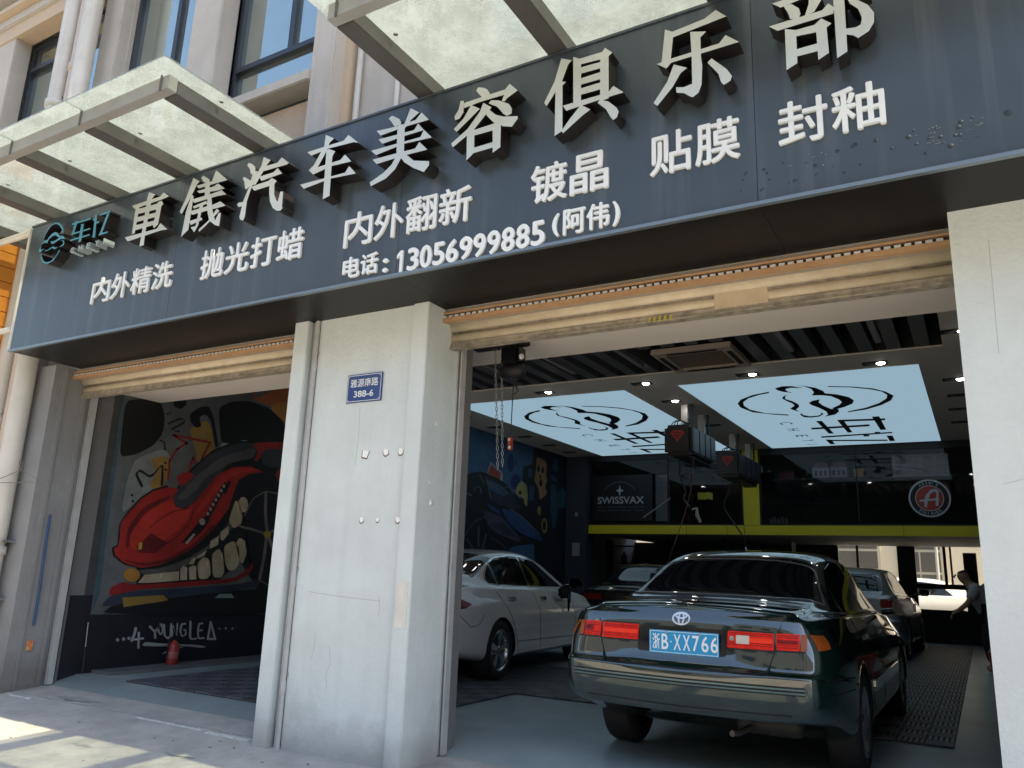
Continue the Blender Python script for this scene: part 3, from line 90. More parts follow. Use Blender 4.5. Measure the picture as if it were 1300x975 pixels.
def glassmat(name, tint, opac, gloss=.08, dirtscale=6., trans=.6, fk=.8):
    """dirty architectural glass: transparent + translucent film (canopy dust, haze painted on windows) + mirror gloss"""
    M = bpy.data.materials.new(name); M.use_nodes = True; n = M.node_tree; n.nodes.clear()
    o = n.nodes.new('ShaderNodeOutputMaterial'); tb = n.nodes.new('ShaderNodeBsdfTransparent'); tb.inputs[0].default_value = (*tint, 1)
    tl = n.nodes.new('ShaderNodeBsdfTranslucent'); df = n.nodes.new('ShaderNodeBsdfDiffuse')
    dc = (.72, .80, .84, 1); tl.inputs[0].default_value = dc; df.inputs[0].default_value = (.40, .44, .44, 1)
    m1 = n.nodes.new('ShaderNodeMixShader'); m1.inputs[0].default_value = 1 - trans; n.links.new(tl.outputs[0], m1.inputs[1]); n.links.new(df.outputs[0], m1.inputs[2])
    g = n.nodes.new('ShaderNodeNewGeometry'); t = n.nodes.new('ShaderNodeTexNoise'); t.inputs['Scale'].default_value = dirtscale; t.inputs['Detail'].default_value = 9; t.inputs['Roughness'].default_value = .72
    n.links.new(g.outputs['Position'], t.inputs['Vector'])
    r = n.nodes.new('ShaderNodeMapRange'); r.inputs[1].default_value = .3; r.inputs[2].default_value = .7; r.inputs[3].default_value = opac * .6; r.inputs[4].default_value = min(1, opac * 1.45)
    n.links.new(t.outputs['Fac'], r.inputs[0])
    m2 = n.nodes.new('ShaderNodeMixShader'); n.links.new(r.outputs[0], m2.inputs[0]); n.links.new(tb.outputs[0], m2.inputs[1]); n.links.new(m1.outputs[0], m2.inputs[2])
    gl = n.nodes.new('ShaderNodeBsdfGlossy'); gl.inputs['Roughness'].default_value = .02; gl.inputs[0].default_value = (.90, 1., .93, 1) if name == 'window_glass' else (1, 1, 1, 1)
    fr = n.nodes.new('ShaderNodeFresnel'); fr.inputs[0].default_value = 1.5
    mu = n.nodes.new('ShaderNodeMath'); mu.operation = 'MULTIPLY_ADD'; mu.inputs[1].default_value = fk; mu.inputs[2].default_value = gloss; n.links.new(fr.outputs[0], mu.inputs[0])
    m3 = n.nodes.new('ShaderNodeMixShader'); n.links.new(mu.outputs[0], m3.inputs[0]); n.links.new(m2.outputs[0], m3.inputs[1]); n.links.new(gl.outputs[0], m3.inputs[2])
    n.links.new(m3.outputs[0], o.inputs[0]); return M
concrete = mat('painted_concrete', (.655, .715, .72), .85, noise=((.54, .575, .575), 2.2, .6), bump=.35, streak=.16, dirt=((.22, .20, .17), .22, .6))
pierm = mat('shaded_pier_concrete', (.27, .275, .285), .85, noise=((.22, .22, .22), 2.5, .8), bump=.35, streak=.3, dirt=((.13, .12, .105), .35, .75))  # painted_concrete again, darkened so the pier's shade sits in the colour
stone = mat('facade_stone', (.55, .515, .465), .85, noise=((.45, .42, .375), 1.6, .8), bump=.3, streak=.4)
warmstone = mat('warm_stone', (.60, .46, .33), .85, noise=((.52, .44, .34), 2.0, .7), bump=.3, streak=.3)
pvc = mat('white_pvc', (.66, .64, .59), .45, noise=((.52, .5, .44), 3., .6), streak=.4)
pvcw = mat('grey_pvc', (.62, .52, .44), .5, noise=((.5, .44, .38), 3., .6))
conduitm = mat('conduit_paint', (.46, .47, .47), .6, noise=((.3, .3, .3), 6., .5))
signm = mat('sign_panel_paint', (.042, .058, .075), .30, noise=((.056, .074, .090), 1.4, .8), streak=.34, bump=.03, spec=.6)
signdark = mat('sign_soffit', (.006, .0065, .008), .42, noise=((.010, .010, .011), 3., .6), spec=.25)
edgem = mat('sign_edge_metal', (.22, .27, .31), .35, metal=.6)
lettm = mat('letter_face', (.58, .615, .59), .34, metal=.25, noise=((.52, .54, .50), 6., .6))
lettside = mat('letter_side', (.012, .010, .011), .4)
whitel = mat('white_letter', (.78, .82, .85), .5)
bluem = mat('logo_blue', (.07, .30, .44), .35)
beam = mat('canopy_steel', (.085, .085, .088), .5, noise=((.06, .057, .055), 5., .6), spec=.4)
frontbeam = mat('canopy_front_steel', (.30, .31, .31), .45, noise=((.22, .2, .18), 4., .6))
black = mat('black_matte', (.008, .008, .010), .6)
blackg = mat('black_gloss', (.006, .006, .008), .08, spec=.6)
frame_m = mat('dark_aluminium', (.028, .034, .045), .35)
shut = mat('shutter_cream', (.66, .57, .42), .5, noise=((.48, .38, .25), 7., .6), bump=.1)
shutrail = mat('shutter_rail', (.42, .36, .28), .55, noise=((.16, .14, .12), 14., .9))
orangev = mat('valance_orange', (.50, .31, .17), .5, noise=((.40, .22, .12), 9., .6))
brush = mat('brush_tooth', (.60, .60, .58), .6)
lintelm = mat('lintel_grey', (.38, .34, .29), .8, noise=((.3, .26, .22), 4., .7))
floorm = mat('epoxy_floor', (.30, .37, .375), .36, noise=((.20, .25, .26), 1.8, .8), bump=.05)
streetm = mat('street_concrete', (.44, .425, .39), .88, noise=((.30, .295, .275), 3.4, .95), bump=.6)
tilem = mat('grid_tile_dark', (.11, .12, .135), .45); tileg = mat('grid_tile_grey', (.15, .155, .16), .5)
ceilm = mat('ceiling_paint', (.82, .76, .70), .8)
soffitm = mat('soffit_paint', (.80, .74, .67), .8)
greywall = mat('grey_interior_wall', (.17, .17, .175), .7, noise=((.14, .14, .145), 3., .5))
darkwall = mat('dark_interior_wall', (.020, .022, .030), .6)
baffm = mat('baffle_grey', (.12, .125, .145), .4)
chrome = mat('chrome', (.75, .75, .77), .12, metal=1.)
steel = mat('brushed_steel', (.42, .42, .43), .35, metal=.9)
alum = mat('aluminium_post', (.50, .49, .47), .4, metal=.5)
yellow = mat('yellow_beam', (.74, .60, .015), .5, noise=((.66, .52, .015), 2., .6))
redp = mat('red_paint', (.42, .03, .02), .35)
def pm(n, c): return mat('paint_' + n, c, .55, noise=(tuple(v * .55 for v in c), 3., .85))
wallglass = glassmat('window_glass', (.82, .95, .95), .42, .42, 1.5, .3)  # film and gloss tint paint a pale sky haze into the panes
canglass = glassmat('dirty_canopy_glass', (.84, .90, .88), .31, .03, 5., .90)
darkglass = glassmat('tinted_glass', (.78, .78, .80), .012, .0, 3., .5, .55)
# ---------------------------------------------------------------- helpers
COL = sc.collection
def tag(o, label=None, cat=None, group=None, kind=None):
    if label: o['label'] = label
    if cat: o['category'] = cat
    if group: o['group'] = group
    if kind: o['kind'] = kind
    return o
def empty(name, loc=(0, 0, 0), rz=0., label=None, cat=None, group=None, kind=None):
    o = bpy.data.objects.new(name, None); COL.objects.link(o); o.location = loc; o.rotation_euler.z = rz; o.empty_display_size = .1
    return tag(o, label, cat, group, kind)
def link(name, me, parent=None, label=None, cat=None, group=None, kind=None):
    o = bpy.data.objects.new(name, me); COL.objects.link(o)
    if parent: o.parent = parent
    return tag(o, label, cat, group, kind)
class MB:
    """collects boxes, tubes, prisms into one mesh"""
    def __init__(s): s.v = []; s.f = []; s.mi = []; s.mats = []; s.sm = []
    def _m(s, m):
        if m not in s.mats: s.mats.append(m)
        return s.mats.index(m)
    def add(s, vs, fs, m, smooth=False):
        b = len(s.v); s.v += [tuple(v) for v in vs]; k = s._m(m)
        for f in fs: s.f.append(tuple(b + i for i in f)); s.mi.append(k); s.sm.append(smooth)
    def box(s, a, b, m, bev=0.):
        (x0, y0, z0), (x1, y1, z1) = a, b
        if bev <= 0:
            v = [(x0, y0, z0), (x1, y0, z0), (x1, y1, z0), (x0, y1, z0), (x0, y0, z1), (x1, y0, z1), (x1, y1, z1), (x0, y1, z1)]
            s.add(v, [(0, 3, 2, 1), (4, 5, 6, 7), (0, 1, 5, 4), (1, 2, 6, 5), (2, 3, 7, 6), (3, 0, 4, 7)], m)
        else:
            bm = bmesh.new(); bmesh.ops.create_cube(bm, size=1)
            for v in bm.verts: v.co = Vector(((x0 + x1) / 2 + v.co.x * (x1 - x0), (y0 + y1) / 2 + v.co.y * (y1 - y0), (z0 + z1) / 2 + v.co.z * (z1 - z0)))
            bmesh.ops.bevel(bm, geom=bm.edges[:], offset=bev, segments=2, affect='EDGES')
            bm.verts.index_update(); s.add([v.co[:] for v in bm.verts], [[v.index for v in f.verts] for f in bm.faces], m); bm.free()
        return s
    def tube(s, pts, r, m, n=10, cap=True):
        P = [Vector(p) for p in pts]; rings = []
        rr = r if isinstance(r, (list, tuple)) else [r] * len(P)
        for i, p in enumerate(P):
            t = (P[min(i + 1, len(P) - 1)] - P[max(i - 1, 0)]).normalized()
            u = t.orthogonal().normalized() if i == 0 else (pu - t * pu.dot(t)).normalized()
            pu = u; w_ = t.cross(u); rings.append([p + (u * math.cos(a) + w_ * math.sin(a)) * rr[i] for a in [2 * math.pi * k / n for k in range(n)]])
        vs = [v for R_ in rings for v in R_]; fs = []
        for i in range(len(P) - 1):
            for k in range(n): fs.append((i * n + k, i * n + (k + 1) % n, (i + 1) * n + (k + 1) % n, (i + 1) * n + k))
        s.add(vs, fs, m, True)
        if cap: s.add(rings[0], [tuple(range(n))[::-1]], m); s.add(rings[-1], [tuple(range(n))], m)
        return s
    def lathe(s, prof, c, axis, m, n=24):
        """prof = [(radius, along)]"""
        A = Vector(axis).normalized(); U = A.orthogonal().normalized(); W = A.cross(U); c = Vector(c); vs = []; fs = []
        for r, h in prof:
            for k in range(n): a = 2 * math.pi * k / n; vs.append(c + A * h + (U * math.cos(a) + W * math.sin(a)) * r)
        for i in range(len(prof) - 1):
            for k in range(n): fs.append((i * n + k, i * n + (k + 1) % n, (i + 1) * n + (k + 1) % n, (i + 1) * n + k))
        s.add(vs, fs, m, True); return s
    def mesh(s, name='part'):
        me = bpy.data.meshes.new(name); me.from_pydata(s.v, [], s.f)
        for m_ in s.mats: me.materials.append(m_)
        me.polygons.foreach_set('material_index', s.mi); me.polygons.foreach_set('use_smooth', s.sm); me.update(); return me
    def build(s, name, parent=None, **k): return link(name, s.mesh(name), parent, **k)
def B(name, a, b, m, parent=None, bev=0., **k): return MB().box(a, b, m, bev).build(name, parent, **k)
def union(polys, sub=0.):
    """2-D union of overlapping outlines -> verts, triangles"""
    pts = []; faces = []
    for p in polys:
        ar = sum(p[i][0] * p[(i + 1) % len(p)][1] - p[(i + 1) % len(p)][0] * p[i][1] for i in range(len(p)))
        q = p if ar > 0 else p[::-1]
        faces.append(list(range(len(pts), len(pts) + len(q)))); pts += [Vector(v) for v in q]
    r = delaunay_2d_cdt(pts, [], faces, 1, 1e-5)
    return r[0], [f for f, og in zip(r[2], r[5]) if len(og)]
def slab(polys, fmap, d0, d1, mf, ms, mb=None):
    """solid letter/decal: fmap(u, v, depth) -> 3-D point; face at d0, back at d1"""
    v, t = union(polys); mb = mb or MB(); n = len(v)
    vs = [fmap(p.x, p.y, d0) for p in v]; mb.add(vs, t, mf)
    if d1 is not None:
        cnt = {}
        for f in t:
            for i in range(3):
                e = (f[i], f[(i + 1) % 3]); cnt[e] = 1
        edges = [e for e in cnt if (e[1], e[0]) not in cnt]
        vs2 = vs + [fmap(p.x, p.y, d1) for p in v]
        mb.add(vs2, [(b, a, a + n, b + n) for a, b in edges], ms)
    return mb
def soft(p):
    if len(p) < 6 or len(p) > 22: return p
    for _ in range(2):
        q = []
        for i in range(len(p)):
            a, b = p[i], p[(i + 1) % len(p)]; q += [(a[0] * .84 + b[0] * .16, a[1] * .84 + b[1] * .16), (a[0] * .16 + b[0] * .84, a[1] * .16 + b[1] * .84)]
        p = q
    return p
def paint_part(name, polys, X, parent, m):
    polys = [soft(p) for p in polys]
    return slab(polys, lambda u, v, d: (d, u, v), X, None, m, None).build(name, parent)
TXT = []
def text(body, name, parent, M, m, ext=.004, bold=.0, size=1., align='LEFT', sidem=None, **k):
    c = bpy.data.curves.new(name, 'FONT'); c.body = body; c.size = size; c.extrude = ext; c.offset = bold; c.align_x = align; c.resolution_u = 3
    o = bpy.data.objects.new(name, c); COL.objects.link(o); TXT.append((o, parent, M, m, k)); return o
def flush_text():
    bpy.context.view_layer.update(); dg = bpy.context.evaluated_depsgraph_get(); done = []
    for o, parent, M, m, k in TXT:
        me = bpy.data.meshes.new_from_object(o.evaluated_get(dg)); me.name = o.name.split('.')[0]; done.append(me)
    items = list(TXT); TXT.clear()
    for (o, parent, M, m, k), me in zip(items, done):
        fit = k.pop('fit', None)
        if fit and len(me.vertices):
            xs = [v.co.x for v in me.vertices]; ys = [v.co.y for v in me.vertices]; x0, x1, y0, y1 = min(xs), max(xs), min(ys), max(ys)
            W_, H_, keep = fit
            for v in me.vertices:
                v.co.x = (v.co.x - x0) / (x1 - x0) * W_ if W_ else (v.co.x - (x0 + x1) / 2) * H_ / (y1 - y0)
                v.co.y = (v.co.y - y0) / (y1 - y0) * H_
        fat = k.pop('fat', 0)
        if fat:
            bm = bmesh.new(); bm.from_mesh(me); src_ = bmesh.new(); src_.from_mesh(me)
            for q, (dx, dy) in enumerate(((fat, 0), (-fat, 0), (0, fat * .8), (0, -fat * .8))):
                t_ = me.copy(); t_.transform(Matrix.Translation((dx, dy, -.0004 * (q + 1)))); bm.from_mesh(t_); bpy.data.meshes.remove(t_)
            bm.to_mesh(me); bm.free(); src_.free()
        me.transform(M); me.materials.clear(); me.materials.append(m)
        nm = o.name.split('.')[0]; bpy.data.objects.remove(o); link(nm, me, parent, **k)
def wallM(x, y, z):      # text frame lying on a wall that faces the street (-Y)
    return Matrix(((1, 0, 0, x), (0, 0, -1, y), (0, 1, 0, z), (0, 0, 0, 1)))
# ---------------------------------------------------------------- ground
def sheet(name, xs, yzs, m, parent=None, **k):
    mb = MB(); n = len(xs); vs = [(x, y, z) for (y, z) in yzs for x in xs]; fs = []
    for j in range(len(yzs) - 1):
        for i in range(n - 1): a = j * n + i; fs.append((a, a + 1, a + n + 1, a + n))
    mb.add(vs, fs, m, True); return mb.build(name, parent, **k)
sheet('street', [-120, -40, -12, -8, -4, 0, 4, 12, 40, 120], [(-120, -.5), (-30, -.5), (-4, -.42), (1., -.30), (3.2, -.175), (3.8, -.145), (4.25, -.125)], streetm, kind='structure')
sheet('pavement', [-12, -8.05, -4.7, -3.3, 0, 3], [(4.25, -.125), (4.42, -.11), (4.85, -.07)], streetm, kind='structure')
sheet('road', [-120, -20, 20, 120], [(-9.6, -.4965), (-7, -.464), (-4.2, -.418)], mat('asphalt', (.050, .050, .052), .85, noise=((.075, .073, .07), 6., .7), bump=.4), kind='structure')
MB().box((-120, -9.75, -.52), (120, -9.6, -.37), mat('kerb_stone', (.42, .41, .38), .85)).build('kerb', None, kind='structure')
sheet('far_pavement', [-120, -20, 20, 120], [(-25.9, -.38), (-9.75, -.374)], mat('far_paving', (.40, .37, .32), .85, noise=((.3, .28, .25), 2., .7)), kind='structure')
mb = MB()
for k in range(14): mb.box((-42 + k * 6, -6.95, -.462), (-39 + k * 6, -6.83, -.452), mat('road_paint', (.7, .7, .66), .7))
mb.build('lane_marking', None, kind='structure')
flo = sheet('floor', [-8.3, -4, 0, 3.2], [(4.85, -.07), (5.15, 0), (8, 0), (14, 0), (20.7, 0)], floorm, kind='structure')
sheet('back_yard', [-30, 0, 30], [(20.7, -.02), (30, -.02), (45, -.02)], streetm, kind='structure')
# the joint line and puddle-dark patches of the apron are low rims of mortar
mb = MB()
for i in range(26):
    x = -7.9 + i * .13; y = 4.52 + .015 * math.sin(i * 1.7); mb.box((x, y, -.12), (x + .12, y + .008 + .004 * (i % 3), -.098), mat('joint_dust', (.28, .29, .28), .9))
mb.build('expansion_joint', None, kind='stuff')
mb = MB(); wl = mat('old_white_line', (.72, .73, .70), .8, noise=((.4, .42, .4), 20., .9))
for x0, y0, x1, y1 in ((-6.15, 4.50, -5.35, 4.47), (-5.25, 4.47, -4.78, 4.44), (-8.0, 4.42, -7.6, 4.42)):
    mb.box((x0, min(y0, y1), -.12), (x1, max(y0, y1) + .022, -.102), wl)
mb.build('worn_line', None, kind='structure')
mb = MB(); stn = mat('oil_stain', (.27, .27, .255), .8, noise=((.40, .39, .36), 9., .9))
for cx, cy, r_ in ((-7.2, 4.62, .12), (-5.7, 3.75, .05), (-4.9, 3.95, .06)):
    zz = -.1095 - (.0005 if cy > 4.4 else 0) - max(0, 4.42 - cy) * .06; k = 14; zz += max(0, cy - 4.42) * .095 + .004
    mb.add([(cx + r_ * 2.2 * (1 + .3 * math.sin(i * 2.7 + cx)) * math.cos(i * 6.283 / k), cy + r_ * .5 * (1 + .3 * math.cos(i * 1.9)) * math.sin(i * 6.283 / k), zz + .05 * r_ * .5 * math.sin(i * 6.283 / k)) for i in range(k)], [tuple(range(k))], stn)
mb.build('ground_stains', None, kind='structure')
mb = MB(); lf = mat('dry_leaf', (.16, .10, .05), .9); gr_ = mat('grit', (.22, .21, .2), .9)
for i in range(90):
    x = random.uniform(-8.2, -3.2); y = random.uniform(2.6, 4.35); z = -.125 - (4.25 - y) * .055 if y < 4.25 else -.12; s_ = random.uniform(.004, .013)
    mb.box((x, y, z - .006), (x + s_ * 1.6, y + s_, z + .004 + s_ * .3), lf if i % 9 == 0 else gr_)
mb.build('grit_and_leaves', None, kind='stuff')
# grid floor tiles
def tile_mesh(m, s=.4, n=5):
    mb = MB(); h = .018; q = s / 2 - .004
    for (ox, oy, d) in ((-q, -q, 0), (0.004, -q, 1), (-q, .004, 1), (.004, .004, 0)):
        st = q / n
        for k in range(n):
            a = k * st + st * .24; b = (k + 1) * st - st * .24
            if d == 0: mb.box((ox + a, oy, .004), (ox + b, oy + q - .004, h), m)
            else: mb.box((ox, oy + a, .004), (ox + q - .004, oy + b, h), m)
    mb.box((-s / 2 + .002, -s / 2 + .002, .003), (s / 2 - .002, s / 2 - .002, .006), black)
    return mb.mesh('floor_tile')
TD, TG_ = tile_mesh(tilem), tile_mesh(tileg); cnt = 0
def tiles(x0, x1, y0, y1, grey):
    global cnt
    nx = int(round((x1 - x0) / .4)); ny = int(round((y1 - y0) / .4))
    for j in range(ny):
        for i in range(nx):
            if cnt >= 298: return
            o = link('floor_tile', TG_ if grey(i, j) else TD, flo); o.location = (x0 + .2 + i * .4, y0 + .2 + j * .4, 0); cnt += 1
tiles(-7.3, -4.1, 5.15, 9.55, lambda i, j: False)
tiles(-4.1, -2.9, 7.2, 9.6, lambda i, j: True)
tiles(-2.3, -1.1, 7.2, 10.0, lambda i, j: False)
tiles(-1.1, -.3, 7.2, 19.2, lambda i, j: j < 16)
tiles(-1.9, -1.1, 10.0, 16.4, lambda i, j: False)
tiles(-3.5, -1.9, 10.0, 12., lambda i, j: False)
B('floor_curb', (-8.09, 5.3, 0), (-7.75, 16.2, .03), mat('curb_grey', (.14, .145, .15), .7), flo)
# ---------------------------------------------------------------- shop building
bld = empty('shop_building', (-4, 4.4, 0), 0, 'beige stone building whose ground floor holds the two open garage bays', 'building')
def bp(name, a, b, m, bev=0., parent=None, **k):
    p = parent or bld; o = MB().box(a, b, m, bev).build(name, p, **k)
    if p is bld: o.matrix_parent_inverse = bld.matrix_basis.inverted()
    return o
bld.location = (0, 0, 0)
# piers
pr_ = bp('pier', (-4.43, 4.43, -.3), (-3.48, 4.85, 3.085), concrete)
bp('pier_rib', (-4.67, 4.38, -.3), (-4.52, 4.852, 3.087), concrete, .006)
bp('pier_rib', (-3.48, 4.40, -.3), (-3.34, 4.845, 3.086), concrete, .006)
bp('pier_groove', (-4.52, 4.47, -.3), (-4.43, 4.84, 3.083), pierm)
bp('pier', (0, 4.40, -.3), (3.2, 4.85, 3.085), concrete)
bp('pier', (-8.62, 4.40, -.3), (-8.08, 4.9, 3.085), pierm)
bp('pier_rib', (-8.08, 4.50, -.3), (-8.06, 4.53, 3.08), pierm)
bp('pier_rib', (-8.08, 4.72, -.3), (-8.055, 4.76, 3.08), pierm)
bp('pier', (-60, 4.40, -.3), (-11.5, 4.9, 3.085), pierm)
bp('wall', (-11.5, 4.62, -.3), (-8.62, 4.9, 4.0), pierm)
# lintels over the openings
bp('lintel', (-8.08, 4.62, 2.98), (-4.67, 5.0, 3.6), lintelm); bp('lintel', (-3.34, 4.62, 2.98), (0, 5.0, 3.6), lintelm)
# upper wall, split round the windows
Y0 = 4.60
def wall(x0, x1, z0, z1, y=Y0, m=stone): return bp('wall', (x0, y, z0), (x1, y + .35, z1), m)
wall(-60, -11.95, 3.0, 12); wall(-8.55, -8.12, 3.9, 12); wall(-8.62, 3.2, 3.09, 4.86, 4.603)
wall(-4.6, -3.2, 4.86, 12, 4.63); wall(-1.6, -1.0, 4.86, 12, 4.63); wall(3.2, 60, -.3, 12)
wall(-11.95, -8.55, 4.0, 5.2)
wall(-8.12, -4.6, 4.86, 5.35)
for a, b in ((-11.95, -8.55), (-8.12, -4.6), (-3.2, 3.2)): wall(a, b, 8.02, 12, 4.606)
wall(-3.2, 3.2, 4.86, 5.2, 4.606)
# pilasters
for x0, x1, y in ((-11.05, -10.42, 4.42), (-8.5, -8.13, 4.47), (-6.70, -6.24, 4.42), (-4.86, -4.58, 4.42), (-12.4, -11.95, 4.42), (-1.45, -1.05, 4.42)):
    bp('pilaster', (x0, y, 3.95 if x0 < -8.6 else 4.83), (x1, 4.63, 8.0), stone, .01)
bp('pilaster_return', (-4.58, 4.55, 4.83), (-4.5, 4.64, 8.0), warmstone)
# cornice at the top left
for k, (z0, z1, y) in enumerate(((8.0, 8.13, 4.36), (8.13, 8.22, 4.28), (8.45, 8.6, 4.2), (8.6, 8.75, 4.1))):
    bp('cornice', (-16, y, z0), (3.2, 4.62, z1), warmstone if k % 2 else stone, .012)
bp('cornice_band', (-16, 4.40, 7.80), (-8.5, 4.612, 7.998), warmstone)
bp('sill', (-6.26, 4.40, 5.42), (-4.86, 4.64, 5.53), stone, .01)
bp('sill_moulding', (-6.26, 4.50, 5.53), (-4.86, 4.62, 5.58), mat('worn_stone', (.42, .38, .33), .9, noise=((.6, .57, .5), 22., .9)))
bp('sill', (-8.12, 4.40, 5.42), (-6.7, 4.64, 5.53), stone, .01)
bp('wall_panel', (-6.15, 4.575, 4.95), (-4.95, 4.61, 5.36), warmstone, .02)
# windows
curtain = mat('white_curtain', (.74, .84, .86), .9)
def window(x0, x1, z0, z1, tr=None, mull=None, cur=None):
    y = 4.70; t = .055
    f = MB()
    f.box((x0, y - .05, z0), (x0 + t, y + .05, z1), frame_m); f.box((x1 - t, y - .05, z0), (x1, y + .05, z1), frame_m)
    f.box((x0 + t, y - .048, z0), (x1 - t, y + .048, z0 + t), frame_m); f.box((x0 + t, y - .048, z1 - t), (x1 - t, y + .048, z1), frame_m)
    if tr: f.box((x0 + t, y - .06, tr - t / 2), (x1 - t, y + .047, tr + t / 2), frame_m)
    zz0 = tr if (tr and tr < (z0 + z1) / 2) else z0
    zz1 = tr if (tr and tr >= (z0 + z1) / 2) else z1
    for mx in (mull or []):
        f.box((mx - t * .6, y - .045, zz0 + t / 2), (mx + t * .6, y + .045, zz1 - t / 2), frame_m)
    wn = f.build('window', bld)
    B('pane', (x0 + t, y - .004, z0 + t), (x1 - t, y + .004, z1 - t), wallglass, wn)
    bm_ = MB(); n = 26; x = x0
    cx0, cx1 = cur or (x0, x1)
    vs = []
    for i in range(n + 1):
        u = cx0 + (cx1 - cx0) * i / n; vs += [(u, y + .12 + .025 * math.sin(i * 2.3), z0 - .1), (u, y + .12 + .02 * math.sin(i * 2.3 + .5), z1 + .1)]
    bm_.add(vs, [(2 * i, 2 * i + 2, 2 * i + 3, 2 * i + 1) for i in range(n)], curtain, True); bm_.build('curtain', wn)
    bp('reveal', (x0 - .1, 4.68, z0 - .06), (x1 + .1, 4.70, z0), stone)
    return wn
window(-10.42, -9.35, 5.2, 7.80, 7.42, None, None)
window(-11.95, -11.05, 5.2, 7.80, 7.42)
window(-9.35, -8.55, 5.2, 7.8, 7.42)
window(-8.12, -6.70, 5.53, 8.0, None, [-7.32])
window(-6.24, -4.86, 5.55, 8.0, 6.07, [-5.44])
window(-3.2, -1.6, 5.2, 8.0, 6.07, [-2.4]); window(-1.0, .8, 5.2, 8.0, 6.07, [-.1]); window(.8, 3.2, 5.2, 8., 6.07, [2.])
B('room_backing', (-12.4, 5.6, 4.5), (3.2, 5.64, 9), mat('room_dark', (.30, .36, .38), .8), bld)
bp('roof_slab', (-60, 4.62, 9.), (60, 14, 9.3), stone)
bp('upper_floor_slab', (-60, 4.96, 4.16), (60, 21.0, 4.45), darkwall)
# round bolts / stains on the side wall above the sign
for x, z in ((-4.02, 5.45), (-4.0, 5.2), (-3.72, 5.55), (-3.72, 5.18), (-3.45, 5.15)):
    mb = MB(); mb.lathe([(.0, -.03), (.014, -.03), (.014, 0)], (x, 4.63, z), (0, 1, 0), mat('rusty_bolt', (.12, .09, .07), .8), 8); mb.build('bolt', bld)
# conduits up the wall above the sign and on the pier
def pipe(label, x, y, z0, z1, r, m, joints=(), group=None, cat='pipe', name='drainpipe'):
    t = empty(name, (x, y, z0), 0, label, cat, group)
    MB().tube([(0, 0, 0), (0, 0, z1 - z0)], r, m, 14).build('pipe_run', t)
    for j in joints: MB().lathe([(r, -.045), (r * 1.18, -.04), (r * 1.18, .04), (r, .045)], (0, 0, j - z0), (0, 0, 1), m, 14).build('coupling', t)
    for j in joints: B('bracket', (-r * 1.5, .0, j - z0 + .08), (r * 1.5, r * 1.25, j - z0 + .1), steel, t)
    return t
pipe('white round drainpipe furthest from the garage bay, at the sign end', -8.93, 4.33, -.3, 9, .098, pvc, (2.55, 6.3), 'drainpipes beside the left pier')
pipe('pinkish beige middle drainpipe with a collar joint', -8.66, 4.36, -.3, 9, .085, pvcw, (1.95, 6.72), 'drainpipes beside the left pier')
pipe('white drainpipe nearest to the left concrete pier', -8.40, 4.28, -.3, 9, .098, pvc, (1.2, .65), 'drainpipes beside the left pier')
pipe('thin grey conduit in the groove of the central pier', -4.445, 4.415, -.17, 3.08, .016, conduitm, (2.72, 1.05, .3), None, 'conduit', 'conduit')
MB().tube([(-4.475, 4.42, -.17), (-4.475, 4.42, 3.08)], .009, conduitm, 8).build('thin_conduit', None, label='very thin pipe running beside the conduit of the central pier', cat='conduit')
pipe('thin pale conduit next to the stone pilaster above the sign', -4.42, 4.585, 4.5, 8, .026, pvc, (), 'conduits above the sign', 'conduit', 'conduit')
pipe('thin pale conduit on the bare wall above the sign', -3.98, 4.60, 4.5, 8, .022, pvc, (), 'conduits above the sign', 'conduit', 'conduit')
# plaster chips on the central pier
chip = mat('bare_plaster', (.92, .92, .91), .9); chipd = mat('chipped_hole', (.16, .13, .11), .95)
for x, z, r, k in ((-3.86, 1.98, .036, 4), (-3.67, 1.985, .026, 6), (-3.535, 1.985, .024, 8), (-3.85, 1.5, .020, 7), (-3.70, 1.5, .015, 8), (-3.52, 1.5, .021, 7)):
    p = [(x + r * (1 + .25 * math.sin(i * 5 + x)) * math.cos(2 * math.pi * i / k + .6), z + r * math.sin(2 * math.pi * i / k + .6)) for i in range(k)]
    pd = [(x + 1.25 * (a - x), z + 1.2 * (b - z) - .006) for a, b in p]
    q = slab([pd], lambda u, v, d: (u, d, v), 4.4292, 4.43, chipd, chipd); slab([p], lambda u, v, d: (u, d, v), 4.4286, 4.4291, chip, chip, q); q.build('plaster_chip', bld)
for y, z, r in ((4.57, 2.2, .012), (4.57, 1.63, .022), (4.54, 1.77, .01)):
    MB().lathe([(0, .004), (r, .003), (r, 0)], (-3.34, y, z), (1, 0, 0), chip, 9).build('plaster_chip', bld)
mb = MB(); crk = mat('hairline_crack', (.47, .49, .49), .9)
for pts in (((-4.30, .98), (-4.1, .965), (-3.9, .955), (-3.62, .945)), ((-3.64, .98), (-3.62, .9), (-3.63, .84)), ((-4.05, .62), (-4.03, .5), (-4.06, .42), (-4.04, .33)), ((-4.2, .70), (-4.19, .6), (-4.22, .5)), ((-3.95, 2.35), (-3.94, 2.1), (-3.95, 1.9))):
    for (xa, za), (xb, zb_) in zip(pts, pts[1:]): mb.tube([(xa, 4.431, za), (xb, 4.431, zb_)], .0028, crk, 4, False)
for xa, za, xb, zb_ in ((.62, 1.02, .66, 1.6), (.16, 2.3, .17, 2.9), (.12, 1.66, .26, 1.70)): mb.tube([(xa, 4.401, za), (xb, 4.401, zb_)], .0022, crk, 4, False)
mb.build('hairline_cracks', bld, kind='stuff')
B('beige_patch', (-3.46, 4.396, .78), (-3.365, 4.40, 1.08), mat('beige_filler', (.66, .62, .54), .9, noise=((.74, .74, .72), 9., .9)), bld)
